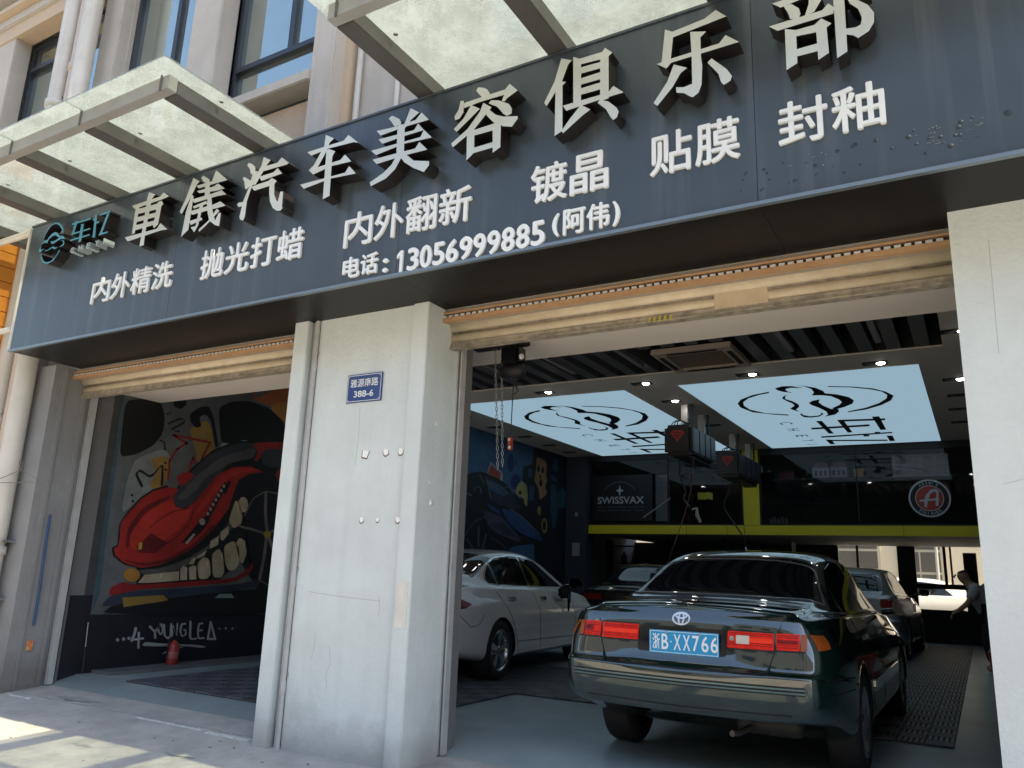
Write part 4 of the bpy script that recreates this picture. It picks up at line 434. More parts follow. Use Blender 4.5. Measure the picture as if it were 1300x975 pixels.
# shutter guides
for x, s in ((-3.34, 1), (-8.055, 1), (-4.67, -1), (.05, -1)):
    mb = MB(); mb.box((x, 4.86, -.06), (x + .035 * s, 4.875, 2.9), black); mb.box((x + .0 * s, 4.80, -.06), (x + .012 * s, 4.86, 2.9), conduitm); mb.box((x + .03 * s, 4.80, -.06), (x + .045 * s, 4.86, 2.9), conduitm)
    mb.build('shutter_guide', bld)
# ---------------------------------------------------------------- roller shutters
def shutter(x0, x1, label):
    t = empty('roller_shutter', (x0, 4.72, 2.8), 0, label, 'shutter'); W_ = x1 - x0
    def slat(z0, z1, y, name, m):
        mb = MB(); n = 7; h = z1 - z0; pr = []
        for i in range(n + 1): a = i / n; pr.append((y - .022 * math.sin(math.pi * a) ** .7, z1 - h * a))
        pr += [(y + .005, z0 - .0), (y + .02, z0), (y + .02, z1)]
        vs = [(x, p[0], p[1]) for x in (0, W_) for p in pr]; k = len(pr)
        mb.add(vs, [(i, i + 1, k + i + 1, k + i) for i in range(k - 1)] + [tuple(range(k))[::-1], tuple(range(k, 2 * k))], m, True); return mb.build(name, t)
    # local: origin (x0,4.72,2.8)
    slat(.128, .215, -.02, 'slat', shut); slat(.118, .128, .0, 'slat', shutrail); slat(.045, .118, .0, 'slat', shut)
    mb = MB(); mb.box((0, -.02, 0), (W_, .03, .043), shutrail); mb.box((0, -.035, -.006), (W_, .04, .004), shutrail); mb.build('bottom_rail', t)
    mb = MB(); mb.box((-.02, -.14, .175), (W_, -.09, .205), orangev); mb.box((-.02, -.135, .236), (W_, -.09, .250), orangev); mb.build('valance_rail', t)
    mb = MB(); n = int(W_ / .052)
    mb.box((-.01, -.105, .205), (W_, -.1, .236), mat('valance_shade', (.07, .05, .04), .8))
    for i in range(n): mb.box((i * .052, -.138, .2055), (i * .052 + .034, -.112, .222), brush)
    mb.build('brush_strip', t, kind='stuff')
    B('lintel_strip', (-.02, -.106, .2505), (W_, .1, .42), lintelm, t)
    return t, W_
s1, _ = shutter(-8.055, -4.67, 'cream roller shutter raised above the narrow left bay with the red mural')
s2, W2 = shutter(-3.34, 0, 'cream roller shutter raised above the wide bay with the dark green car')
mb = MB(); mb.box((2.02, -.0235, .03), (2.35, -.0215, .13), mat('tan_paint_patch', (.60, .48, .33), .7, noise=((.5, .4, .27), 14., .8))); mb.build('paint_patch', s2)
mb = MB(); yp_ = mat('yellow_print', (.62, .52, .06), .6)
for i in range(5):
    for k in range(3): mb.box((1.58 + i * .036 + .004 * k, -.0415, -.004 + k * .012), (1.58 + i * .036 + .022 + .002 * k, -.0405, .001 + k * .012), yp_)
    mb.box((1.59 + i * .036, -.0420, -.006), (1.594 + i * .036, -.0416, .028), yp_)
mb.build('shutter_sticker', s2)
# ---------------------------------------------------------------- sign board
sg = empty('signboard', (0, 0, 0), 0, 'long dark blue-grey shop signboard with large silver Chinese letters', 'sign')
SX0, SX1, SY, SZ0, SZ1 = -8.0, 3.4, 3.89, 3.085, 4.395
ymap = lambda u, v, d: (u, d, v)
xs = [SX0, -5.65, -3.25, -.85, 1.2, SX1]
for a, b in zip(xs, xs[1:]): B('face_panel', (a + .0015, SY, SZ0 + .018), (b - .0015, SY + .02, SZ1 - .012), signm, sg)
mb = MB(); mb.box((SX0 - .01, SY - .012, SZ0 - .004), (SX1, SY + .02, SZ0 + .0165), edgem); mb.build('bottom_edge', sg)
mb = MB(); mb.box((SX0 - .01, SY - .012, SZ1 - .0105), (SX1, SY + .03, SZ1 + .006), signm); mb.box((SX0 - .01, SY + .002, SZ0 + .02), (SX0 - .0005, 4.4, SZ1 - .012), edgem); mb.build('trim', sg)
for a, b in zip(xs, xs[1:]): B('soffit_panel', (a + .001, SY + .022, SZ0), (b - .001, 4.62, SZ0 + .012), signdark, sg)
bp('sign_carcass', (SX0 + .02, SY + .03, SZ0 + .02), (SX1, 4.59, SZ1 - .02), black)
for ch, polys in BIG:
    slab(polys, ymap, 3.76, 3.872, lettm, lettside).build('letter', sg)
    # fixing pins
mb = MB()
for ch, polys in BIG:
    for p in polys[::3]:
        cx = sum(q[0] for q in p) / len(p); cz = sum(q[1] for q in p) / len(p); mb.tube([(cx, 3.86, cz), (cx, 3.892, cz)], .01, steel, 6)
mb.build('fixing_pins', sg, kind='stuff')
for t, lb, rb, rtp, lt in TEXT:
    n = len(t); x0 = lb[0]; x1 = rb[0]; zb = min(lb[1], rb[1]) if n > 1 else lb[1]; h = ((lt[1] - lb[1]) + (rtp[1] - rb[1])) / 2; zb = (lb[1] + rb[1]) / 2 + (.012 if h < .2 else .004)
    step = (x1 - x0) / n
    for i, c in enumerate(t):
        lat = c in '0123456789'; wdt = step * (.80 if lat else .90)
        if c == ':': wdt = step * .7
        if c == '1': wdt = step * .5
        ox = x0 + step * i + (step - wdt) / 2
        f = (wdt, h, 0)
        if c == '1':
            w1_ = step * .46; x1_ = x0 + step * i + step * .2
            slab([[(x1_ + w1_ * .55, zb), (x1_ + w1_, zb), (x1_ + w1_, zb + h), (x1_ + w1_ * .6, zb + h), (x1_, zb + h * .82), (x1_, zb + h * .66), (x1_ + w1_ * .55, zb + h * .77)]], ymap, 3.873, 3.889, whitel, whitel).build('small_letter', sg); continue
        text(c, 'small_letter', sg, wallM(ox, 3.884, zb), whitel, .011, 0., 1., fit=f, fat=.0042 if ord(c) > 255 else .0055)
# logo: ceiling outline turned upright; (reading axis, up axis)
Ly = [p[1] for q in LOGO_RING for p in q]; Lx = [p[0] for q in LOGO_RING for p in q]
ya, yb, xa, xb = min(Ly), max(Ly), min(Lx), max(Lx)
def ring_to_sign(p): return (-7.575 + (p[1] - ya) / (yb - ya) * .42, 3.845 + (p[0] - xa) / (xb - xa) * .42)
tyl = [p[1] for q in LOGO_TEXT for p in q]; txl = [p[0] for q in LOGO_TEXT for p in q]
ta, tb, tc, td = min(tyl), max(tyl), min(txl), max(txl)
def text_to_sign(p): return (-7.08 + (p[1] - ta) / (tb - ta) * .60, 3.975 + (p[0] - tc) / (td - tc) * .235)
slab([[ring_to_sign(p) for p in q] for q in LOGO_RING], ymap, 3.77, 3.875, bluem, lettside).build('logo_emblem', sg)
slab([[text_to_sign(p) for p in q] for q in LOGO_TEXT], ymap, 3.77, 3.875, bluem, lettside).build('logo_letter', sg)
for i, c in enumerate('CHEYI'):
    text(c, 'logo_small_letter', sg, wallM(-7.03 + i * .125, 3.82, 3.885), mat('logo_grey', (.35, .42, .45), .4), .05, .02, 1., fit=(.055 if c != 'I' else .014, .055, 0))
# glue spots and scratches left by removed letters
mb = MB(); gs = mat('glue_spot', (.026, .036, .048), .6); gw = mat('glue_scrape', (.16, .18, .20), .6)
for i in range(46):
    x = random.uniform(-1.0, .3); z = 3.22 + random.uniform(-.07, .07) + (x + 1) * .03; r = random.uniform(.004, .014) * (.6 + .5 * (x + 1))
    mb.lathe([(0, .0013), (r, .0014), (r, .002)], (x, 3.888, z), (0, 1, 0), gs, 8)
for i in range(34):
    x = random.choice([-.72, -.55, -.05, .0, .1, .13]) + random.uniform(-.05, .05); z = 3.24 + random.uniform(-.04, .07); a = random.uniform(0, 3); l = random.uniform(.006, .02)
    mb.box((x, 3.8868, z), (x + l * abs(math.cos(a)) + .002, 3.889, z + l * abs(math.sin(a)) * .5 + .002), gw)
mb.build('glue_spots', sg, kind='stuff')
# ---------------------------------------------------------------- glass canopies
def canopy(name, x0, x1, beams, label):
    t = empty(name, (x0, 2.84, 4.41), 0, label, 'canopy'); ox, oy, oz = x0, 2.84, 4.41
    for b in beams:
        mb = MB(); mb.box((b - .07 - ox, 3.055 - oy, 0), (b + .07 - ox, 4.6 - oy, .112), beam, .004); mb.build('beam', t)
    bs = sorted(beams)
    mb = MB(); mb.box((bs[0] - .075 - ox - (1.2 if bs[0] < -8 else 0), 2.975 - oy, .002), (bs[-1] + .075 - ox, 3.052 - oy, .115), frontbeam, .004); mb.build('front_beam', t)
    for b in bs: B('joint_plate', (b - .008 - ox, 2.966 - oy, -.002), (b + .008 - ox, 2.974 - oy, .122), beam, t)
    ed = [x0] + [b for b in bs[1:-1]] + [x1]
    for a, b in zip(ed, ed[1:]): B('glass_panel', (a + .004 - ox, 0, .128), (b - .004 - ox, 4.58 - oy, .140), canglass, t, 0)
    mb = MB()
    for b in bs:
        for yy in (3.4, 4.1): mb.lathe([(.0, -.004), (.016, -.003), (.016, 0)], (b + .11 - ox, yy - oy, .127), (0, 0, 1), steel, 8)
    mb.build('glass_fixing', t)
    return t
c1 = canopy('glass_canopy', -10.2, -4.55, [-4.76, -5.73, -6.71, -7.70, -8.68, -9.66], 'dirty glass canopy on grey steel beams over the left end of the sign')
c2 = canopy('glass_canopy', -3.28, 4.2, [-3.10, -2.06, -1.02, .02, 1.06, 2.1, 3.1], 'dirty glass canopy on grey steel beams over the right half of the sign')
# ---------------------------------------------------------------- street number plate
np_ = empty('number_plate', (-4.085, 4.43, 2.375), 0, 'blue enamel street plate reading 雅源南路 388-6 on the central pier', 'street sign')
B('plate', (0, -.012, 0), (.34, 0, .22), mat('enamel_blue', (.028, .065, .22), .3, coat=.5), np_, .002)
mb = MB()
for a, b in (((.008, -.0135, .008), (.332, -.0125, .012)), ((.008, -.0135, .208), (.332, -.0125, .212)), ((.008, -.0135, .0125), (.012, -.0125, .2075)), ((.328, -.0135, .0125), (.332, -.0125, .2075))): mb.box(a, b, whitel)
mb.build('border', np_)
for x in (.02, .32):
    for z in (.02, .2): MB().lathe([(0, -.018), (.006, -.017), (.007, -.013)], (x, 0, z), (0, 1, 0), steel, 8).build('screw', np_)
text('雅源南路', 'street_name', np_, wallM(.035, -.0135, .118), whitel, .0006, .006, 1., fit=(.27, .065, 0))
text('388-6', 'house_number', np_, wallM(.075, -.0135, .04), whitel, .0006, .012, 1., fit=(.19, .05, 0))
# ---------------------------------------------------------------- odds on the left pier
mb = MB(); mb.tube([(-8.055, 4.58, 1.57), (-8.05, 4.585, 1.2), (-8.05, 4.6, .8), (-8.05, 4.6, .5)], .012, mat('blue_strap', (.04, .09, .22), .7), 6)
mb.build('blue_strap', None, label='blue strap hanging down the side of the left pier', cat='strap')
tg = B('red_tag', (-8.056, 4.565, .27), (-8.05, 4.625, .36), mat('red_card_tag', (.6, .12, .06), .5, noise=((.75, .6, .2), 18., .8)), None, label='small red and yellow tag hanging under the blue strap', cat='tag')
mb = MB(); hw = mat('wire', (.22, .2, .18), .5, metal=.6)
mb.tube([(-8.05, 4.2, 2.02), (-8.07, 4.2, 2.06), (-8.02, 4.19, 2.07), (-8.0, 4.2, 2.03), (-8.02, 4.2, 1.97)], .004, hw, 6)
mb.tube([(-8.02, 4.2, 1.97), (-8.35, 4.16, 1.87), (-8.33, 4.15, 1.845), (-7.74, 4.22, 1.845), (-7.73, 4.22, 1.87), (-8.02, 4.2, 1.97)], .004, hw, 6)
mb.build('wire_hanger', None, label='wire coat hanger hooked on the white drainpipes', cat='hanger')
t = empty('gas_strut', (-8.05, 5.18, -.05), 0, 'thin grey strut with an eyelet standing against the left inner wall', 'strut')
MB().tube([(0, 0, .06), (0, -.01, .32)], .016, black, 8).build('strut_body', t); MB().tube([(0, -.01, .32), (0, -.02, .56)], .006, steel, 8).build('strut_rod', t)
MB().lathe([(.008, -.006), (.024, -.006), (.024, .006), (.008, .006)], (0, 0, .035), (1, 0, 0), steel, 12).build('eyelet', t)
# neighbour: orange slatted sign box
ob = empty('orange_slat_sign', (-8.95, 4.1, 2.9), 0, 'orange slatted fascia of the neighbouring shop behind the sign end', 'sign')
om = mat('orange_slat', (.62, .24, .035), .45, noise=((.52, .2, .03), 5., .6))
for k in range(16):
    B('slat', (-2.6, -.06, -1.0 + k * .165), (-.02, 0, -1.0 + k * .165 + .157), om, ob)
    B('slat', (-.018, -.058, -1.0 + k * .165), (.04, .3, -1.0 + k * .165 + .157), om, ob)
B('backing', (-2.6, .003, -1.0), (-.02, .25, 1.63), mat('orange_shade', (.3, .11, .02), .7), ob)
mb = MB(); mb.tube([(-9.6, 3.9, 3.32), (-8.05, 3.9, 3.32)], .03, pvc, 10); mb.tube([(-9.8, 3.9, 4.34), (-8.02, 3.9, 4.34)], .035, pvc, 10)
mb.tube([(-8.035, 3.9, 3.1), (-8.035, 3.9, 4.38)], .022, pvc, 8)
mb.build('sign_end_rail', None, label='white metal rails joined to the left end of the signboard', cat='rail')
# ---------------------------------------------------------------- interior shell
XL, XR, YB, ZC, YM = -8.1, 3.2, 20.6, 3.81, 16.33
rm = empty('interior_walls', (0, 0, 0), kind='structure')
B('side_wall', (XL - .2, 4.9, -.1), (XL, YB, 4.1), greywall, rm)
B('side_wall', (XR, 4.85, -.1), (XR + .2, YB, 4.1), darkwall, rm)
B('front_wall', (-4.68, 4.856, -.1), (-3.33, 5.0, 3.0), greywall, rm); B('front_wall', (0.01, 4.856, -.1), (3.2, 5.0, 3.0), greywall, rm)
# ceiling
cl = empty('ceiling', (0, 0, 0), kind='structure')
B('header_soffit', (XL, 4.83, 2.94), (XR, 5.6, 3.0), soffitm, cl); B('header_face', (XL, 5.6, 2.94), (XR, 5.66, 4.1), ceilm, cl)
B('ceiling_panel', (XL, 5.66, ZC), (XR, 6.4, ZC + .02), ceilm, cl)
B('ceiling_panel', (-.17, 6.4, ZC), (XR, 9.72, ZC + .02), ceilm, cl); B('ceiling_panel', (XL, 6.4, ZC), (-7.85, 9.72, ZC + .02), ceilm, cl)
B('ceiling_panel', (XL, 9.72, ZC), (XR, 10.42, ZC + .02), ceilm, cl)
for a, b in ((XL, -7.24), (-4.27, -3.49), (-.45, XR)): B('ceiling_panel', (a, 10.42, ZC), (b, YM, ZC + .02), ceilm, cl)
B('ceiling_void', (XL, 6.4, 4.10), (XR, 9.72, 4.12), black, cl)
B('void_edge', (XL, 9.70, ZC + .021), (XR, 9.72, 4.1), black, cl); B('void_edge', (XL, 6.4, ZC + .021), (XR, 6.42, 4.1), black, cl); B('void_edge', (-.17, 6.42, ZC + .021), (-.15, 9.7, 4.1), black, cl)
me = MB().box((-.075, 6.43, 0), (.075, 9.69, .16), baffm).mesh('baffle')
for i in range(26):
    x = -.37 - i * .29
    if -3.32 < x < -2.18:
        m_ = MB().box((-.075, 6.43, 0), (.075, 8.6, .16), baffm).mesh('baffle'); o = link('baffle', m_, cl)
    else: o = link('baffle', me, cl)
    o.location = (x, 0, ZC + .012)
for i, x in enumerate((-.78, -1.70, -3.55, -4.50, -5.40, -6.3)):
    t = empty('strip_light', (x, 8.28, ZC - .004), 0, ('unlit grey linear ceiling lamp between the dark baffles, ' + ['nearest to the right pier', 'right of the air conditioner', 'left of the air conditioner', 'second left of the air conditioner', 'near the chain hoist', 'hidden deepest on the left'][i]), 'lamp', 'linear lamps in the baffle ceiling')
    B('lamp_body', (-.035, 0, -.02), (.035, .95, .015), mat('strip_grey', (.20, .20, .21), .5), t); B('diffuser', (-.028, .01, -.026), (.028, .94, -.0205), mat('strip_white', (.3, .3, .31), .4), t)
# air conditioner cassette
ac = empty('ceiling_cassette', (-2.745, 9.15, ZC), 0, 'cream square cassette air conditioner in the baffle ceiling', 'air conditioner')
acm = mat('cassette_cream', (.52, .44, .36), .5)
mb = MB()
for a, b in (((-.48, -.48), (.48, -.34)), ((-.48, .34), (.48, .48)), ((-.48, -.34), (-.34, .34)), ((.34, -.34), (.48, .34))): mb.box((a[0], a[1], -.045), (b[0], b[1], .02), acm, .006)
mb.build('cassette_frame', ac)
mb = MB()
for s in (-1, 1): mb.box((-.3, s * .41 - .03, -.049), (.3, s * .41 + .03, -.0455), black); mb.box((s * .41 - .03, -.3, -.049), (s * .41 + .03, .3, -.0455), black)
mb.build('air_slot', ac)
for i in range(11): B('louvre', (-.33, -.325 + i * .06, -.03), (.33, -.325 + i * .06 + .03, -.022), mat('louvre_brown', (.16, .12, .09), .6), ac)
B('grille_back', (-.335, -.335, -.012), (.335, .335, .01), black, ac)
# luminous ceiling panels
lightm = mat('lit_panel', (.05, .05, .05), .5, em=(.26, .385, .47), emS=.40)
navy = mat('logo_navy', (.006, .010, .035), .5)
for k, (x0, x1, dx, lab) in enumerate(((-3.49, -.45, 0, 'large glowing pale blue ceiling panel with the navy logo, right one'), (-7.24, -4.27, -3.72, 'large glowing pale blue ceiling panel with the navy logo, left one'))):
    t = empty('light_panel', (x0, 10.42, ZC), 0, lab, 'light panel', 'luminous ceiling panels')
    B('diffuser', (.01, .01, .0), (x1 - x0 - .01, 5.89, .012), lightm, t)
    mb = MB(); mb.box((0, 0, -.004), (.009, 5.9, .02), whitel); mb.box((x1 - x0 - .009, 0, -.004), (x1 - x0, 5.9, .02), whitel); mb.box((.0095, 0, -.004), (x1 - x0 - .0095, .009, .02), whitel); mb.box((.0095, 5.891, -.004), (x1 - x0 - .0095, 5.9, .02), whitel); mb.build('trim', t)
    zm = lambda u, v, d, x0=x0, dx=dx: (u + dx - x0, v - 10.42, d)
    slab(LOGO_RING, zm, -.003, None, navy, None).build('emblem', t)
    slab(LOGO_TEXT, zm, -.003, None, navy, None).build('logo_letter', t)
    for c, (lx, ly) in zip('CHEYI', LOGO_CH):
        Mx = Matrix(((0, 1, 0, lx + dx - x0 - .09), (1, 0, 0, ly - 10.42 - .09), (0, 0, -1, -.003), (0, 0, 0, 1)))
        text(c, 'logo_small_letter', t, Mx, navy, .0005, -.004, 1., fit=(.2 if c != 'I' else .03, .2, 0))
# downlights
lampm = mat('lamp_lit', (.8, .8, .8), .4, em=(1., .97, .9), emS=14.); lampo = mat('lamp_off', (.10, .10, .10), .4)
DL = [(-6.9, 10.1, 1, 'front row, first from the mural wall'), (-5.44, 10.14, 1, 'front row, second from the mural wall'), (-3.91, 10.15, 1, 'front row, left of the right light panel'), (-2.45, 10.18, 1, 'front row, below the air conditioner'), (-.92, 10.2, 1, 'front row, nearest to the right pier'),
      (-3.9, 11.37, 1, 'between the light panels, in front of the black reels'), (-3.88, 13.5, 0, 'between the light panels, beside the black reels'), (-7.68, 11.3, 0, 'mural side strip, first'), (-7.68, 12.4, 0, 'mural side strip, second'), (-7.66, 13.5, 0, 'mural side strip, third'), (-7.68, 14.6, 0, 'mural side strip, fourth'), (-7.7, 15.6, 0, 'mural side strip, fifth'),
      (-.03, 9.16, 1, 'right strip, nearest'), (-.1, 11.4, 1, 'right strip, second'), (-.08, 12.4, 0, 'right strip, third'), (-.1, 13.4, 0, 'right strip, fourth'), (-.1, 14.5, 0, 'right strip, fifth')]
dh = MB().box((-.14, -.075, -.008), (.14, .075, .002), black).mesh('housing')
dl1 = MB().lathe([(0, -.020), (.04, -.018), (.05, -.009)], (0, 0, 0), (0, 0, 1), lampm, 14).mesh('lamp'); dl0 = MB().lathe([(0, -.014), (.04, -.013), (.05, -.009)], (0, 0, 0), (0, 0, 1), lampo, 14).mesh('lamp')
for x, y, on, lab in DL:
    t = empty('downlight', (x, y, ZC), 0, ('lit' if on else 'dark') + ' recessed black twin downlight, ' + lab, 'downlight', 'recessed ceiling downlights')
    link('housing', dh, t)
    for k in (-1, 1):
        o = link('lamp', dl1 if (on and k > 0) else dl0, t); o.location = (k * .065, 0, 0)
# ---------------------------------------------------------------- murals
mu = empty('car_mural', (0, 0, 0), 0, 'painted mural of a red cartoon sports car baring its teeth inside the left bay', 'mural')
PC = dict(gray_blue_ground=(.13, .145, .155), teal_edge=(.06, .11, .14), pale_haze=(.24, .27, .28), ochre_haze=(.34, .22, .06), black_shape=(.006, .006, .007), orange_shape=(.45, .14, .05), amber_shape=(.50, .24, .06), black_wheel_arc=(.006, .006, .007), pale_blue_shape=(.32, .40, .44),
          red_arrow=(.30, .03, .03), black_tag=(.01, .01, .012), black_outline=(.008, .008, .012), dark_cabin=(.045, .05, .065), gray_glass=(.10, .10, .115), red_roof=(.34, .025, .02), red_hood=(.36, .022, .018), bright_red_panel=(.52, .035, .025), dark_red_shade=(.14, .010, .012), black_line_art=(.008, .006, .010), gray_lamp=(.38, .38, .38),
          gray_lip=(.10, .10, .10), cream_tooth=(.50, .44, .32), orange_ball=(.40, .20, .04), red_lip=(.26, .015, .018), navy_underside=(.03, .042, .075), black_floor_paint=(.008, .008, .012), ochre_patch=(.30, .20, .04), pale_patch=(.26, .34, .34), black_wheel=(.010, .010, .014), gray_spoke=(.20, .19, .20), yellow_hub=(.50, .38, .07), white_spray_line=(.40, .42, .45))
B('base_band', (XL, 4.95, -.08), (XL + .003, 16.3, .78), pm('base_navy', (.012, .013, .022)), mu)
B('ground_strip', (XL, 5.10, .78), (XL + .0005, 9.6, 4.0), pm('mural_grey', (.06, .065, .07)), mu)
X = XL + .004
for n, polys in MURAL1:
    m_ = pm(n, PC[n]); X += .0006
    if n == 'cream_tooth' :
        for q in polys: paint_part('tooth', [q], X, mu, m_)
    elif n in ('gray_lamp', 'red_arrow'):
        for q in polys: paint_part('lamp_shape' if n == 'gray_lamp' else n, [q], X, mu, m_)
    else: paint_part(n, polys, X, mu, m_)
for n, polys in MURAL1B: paint_part(n, polys, XL + .026, mu, pm(n, PC[n]))
for c, polys in GRAF: paint_part('graffiti_letter', polys, XL + .027, mu, pm('spray_white', (.42, .44, .47)))
hl = pm('tooth_shine', (.72, .68, .56))
for n, polys in MURAL1:
    if n != 'cream_tooth': continue
    for q in polys:
        cx = sum(p[0] for p in q) / len(q); cz = sum(p[1] for p in q) / len(q); dz = max(p[1] for p in q) - min(p[1] for p in q)
        paint_part('tooth_shine', [[(cx + .02, cz + dz * .05), (cx + .035, cz + dz * .25), (cx + .03, cz + dz * .4), (cx + .018, cz + dz * .25)]], XL + .0225, mu, hl)
m2 = empty('night_car_mural', (0, 0, 0), 0, 'painted mural of a black and blue car with poster faces behind the white sedan', 'mural')
PC2 = dict(blue_ground=(.045, .13, .26), black_ground=(.012, .016, .026), navy_shape=(.015, .03, .14), black_ring=(.006, .006, .01), yellow_face=(.42, .35, .13), pink_mouth=(.35, .16, .17), white_card=(.35, .35, .38), red_card=(.40, .06, .03), yellow_shape=(.42, .36, .14), tan_poster=(.42, .22, .10), black_spot=(.008, .008, .012),
           blue_square=(.035, .08, .15), teal_figure=(.035, .09, .13), yellow_ring=(.36, .25, .07), black_core=(.01, .01, .01), black_car=(.009, .009, .015), slate_glass=(.03, .04, .06), blue_glass=(.05, .10, .18), blue_hood=(.03, .08, .20), brown_line=(.16, .12, .13), violet_panel=(.07, .065, .12), violet_shade=(.035, .033, .065), gray_wheel_line=(.11, .10, .14))
B('ground_strip', (XL, 9.65, .78), (XL + .0005, 16.3, ZC - .002), pm('mural_navy', (.015, .02, .035)), m2)
X = XL + .004
for n, polys in MURAL2:
    X += .0006; paint_part(n, polys, X, m2, pm('b_' + n, PC2[n]))
# ---------------------------------------------------------------- fire extinguisher
fe = empty('fire_extinguisher', (-7.98, 6.18, -.005), 0, 'red fire extinguisher standing on the floor by the mural wall', 'fire extinguisher')
MB().lathe([(0, 0), (.06, .0), (.065, .02), (.065, .22), (.05, .26), (.022, .28), (.02, .30), (0, .30)], (0, 0, 0), (0, 0, 1), mat('extinguisher_red', (.30, .035, .025), .35, coat=.2), 18).build('cylinder', fe)
mb = MB(); mb.box((-.012, -.03, .30), (.012, .05, .315), black); mb.box((-.01, -.03, .33), (.01, .06, .34), black); mb.tube([(0, -.03, .31), (0, -.075, .28), (.0, -.08, .12)], .008, black, 6); mb.build('valve_and_hose', fe)
MB().lathe([(.0655, .10), (.0658, .101), (.0658, .17), (.0655, .171)], (0, 0, 0), (0, 0, 1), mat('ext_label', (.36, .12, .10), .5), 18).build('label_band', fe)
# ---------------------------------------------------------------- mezzanine
mz = empty('mezzanine', (0, 0, 0), 0, 'glazed mezzanine office with a yellow edge beam across the back of the garage', 'mezzanine')
B('edge_beam', (-7.55, YM, 2.08), (XR, YM + .12, 2.265), yellow, mz)
for x in (-5.3, -4.1 - .35, -1.2): B('beam_joint', (x, YM - .002, 2.08), (x + .006, YM, 2.265), black, mz)
B('post', (-4.10, YM - .004, 2.268), (-3.78, YM + .12, 3.80), yellow, mz)
B('slab', (-7.55, YM + .125, 2.08), (XR, YB, 2.2), mat('mezz_soffit', (.34, .32, .30), .7), mz)
B('column', (-8.08, YM - .1, 0), (-7.57, YM + .3, 3.80), mat('column_slate', (.035, .04, .06), .6), mz)
for a, b in ((-7.56, -4.1), (-3.78, XR)):
    mb = MB(); mb.box((a, YM + .02, 2.268), (b, YM + .07, 2.30), black); mb.box((a, YM + .02, 3.68), (b, YM + .07, 3.80), black); mb.box((a, YM + .021, 2.3), (a + .04, YM + .069, 3.68), black); mb.box((b - .04, YM + .021, 2.3), (b, YM + .069, 3.68), black)
    if a < -5: mb.box((-5.72, YM + .03, 2.3), (-5.69, YM + .06, 3.68), black)
    else: mb.box((-1.95, YM + .03, 2.3), (-1.93, YM + .06, 3.68), black)
    fr = mb.build('window_frame', mz); B('pane', (a + .04, YM + .04, 2.3), (b - .04, YM + .05, 3.68), darkglass, fr)
B('back_wall', (-8.1, 19.9, 2.2), (XR, 20.0, 4.1), mat('mezz_back', (.03, .03, .034), .7), mz)
B('office_ceiling', (-8.1, YM + .12, 3.84), (XR, 20.0, 3.9), mat('office_ceiling', (.12, .11, .105), .8), mz)
B('shelf', (-3.6, YM + .35, 3.2), (-.25, YM + .9, 3.235), mat('shelf_dark', (.05, .05, .055), .6), mz)
B('shelf', (-3.6, YM + .35, 2.72), (-1.2, YM + .9, 2.74), black, mz)
# swissvax poster
sp = empty('poster', (-7.47, YM + .012, 2.36), 0, 'black poster reading SWISSVAX with a small white star', 'poster')
B('poster_board', (0, 0, 0), (1.42, .006, 1.0), mat('poster_black', (.006, .007, .010), .4), sp)
ptxt = mat('poster_print', (.40, .43, .46), .5); ptd = mat('poster_print_dim', (.08, .085, .09), .5)
text('SWISSVAX', 'poster_title', sp, wallM(.13, -.002, .37), ptxt, .0005, .02, 1., fit=(1.1, .16, 0))
mb = MB()
for i in range(30):
    if i % 7 != 5: mb.box((.12 + i * 0.0373, -.002, 0.285), (.12 + i * 0.0373 + 0.0224, -.001, 0.285 + 0.03 * (.8 + .2 * (i % 2))), ptd)
mb.build('poster_line', sp)
mb = MB()
for i in range(26):
    if i % 7 != 5: mb.box((.12 + i * 0.0431, -.002, 0.21), (.12 + i * 0.0431 + 0.0258, -.001, 0.21 + 0.034 * (.8 + .2 * (i % 2))), ptd)
mb.build('poster_line', sp)
star = [(.66 + (.10 if i % 2 == 0 else .035) * math.cos(i * math.pi / 4 + math.pi / 2), .66 + (.13 if i % 2 == 0 else .045) * math.sin(i * math.pi / 4 + math.pi / 2)) for i in range(8)]
slab([star], lambda u, v, d: (u, d, v), -.002, None, ptxt, None).build('poster_star', sp)
arc = [(.66 + .46 * math.cos(a), .42 + .44 * math.sin(a)) for a in [math.pi * (.2 + .6 * k / 16) for k in range(17)]] + [(.66 + .44 * math.cos(a), .42 + .42 * math.sin(a)) for a in [math.pi * (.8 - .6 * k / 16) for k in range(17)]]
slab([arc], lambda u, v, d: (u, d, v), -.002, None, ptd, None).build('poster_arc', sp)
B('curtain_panel', (-6.03, YM + .16, 2.36), (-5.72, YM + .18, 3.36), mat('grey_sheet', (.5, .53, .54), .8, noise=((.36, .39, .39), 9., .7)), mz)
# ADAM'S POLISHES round sticker
rs = empty('round_sticker', (-.73, YM + .034, 2.765), 0, "round black, white and red sticker with a script A on the mezzanine glass", 'sticker')
def disc(r, y, m, n_, name, r0=0):
    vs = []; k = 40
    for i in range(k): a = 2 * math.pi * i / k; vs += [(r * math.cos(a), y, r * math.sin(a)), (r0 * math.cos(a), y, r0 * math.sin(a))]
    mb = MB(); mb.add(vs, [(2 * i, 2 * i + 1, (2 * i + 3) % (2 * k), (2 * i + 2) % (2 * k)) for i in range(k)] if r0 else [tuple(range(0, 2 * k, 2))[::-1]], m); return mb.build(name, rs)
sgw = mat('sticker_white', (.48, .52, .56), .5); sgr = mat('sticker_red', (.40, .04, .03), .5)
disc(.345, .0, sgw, 0, 'outer_ring'); disc(.315, -.001, black, 0, 'black_ring'); disc(.235, -.002, sgw, 0, 'inner_ring'); disc(.222, -.003, sgr, 0, 'red_center')
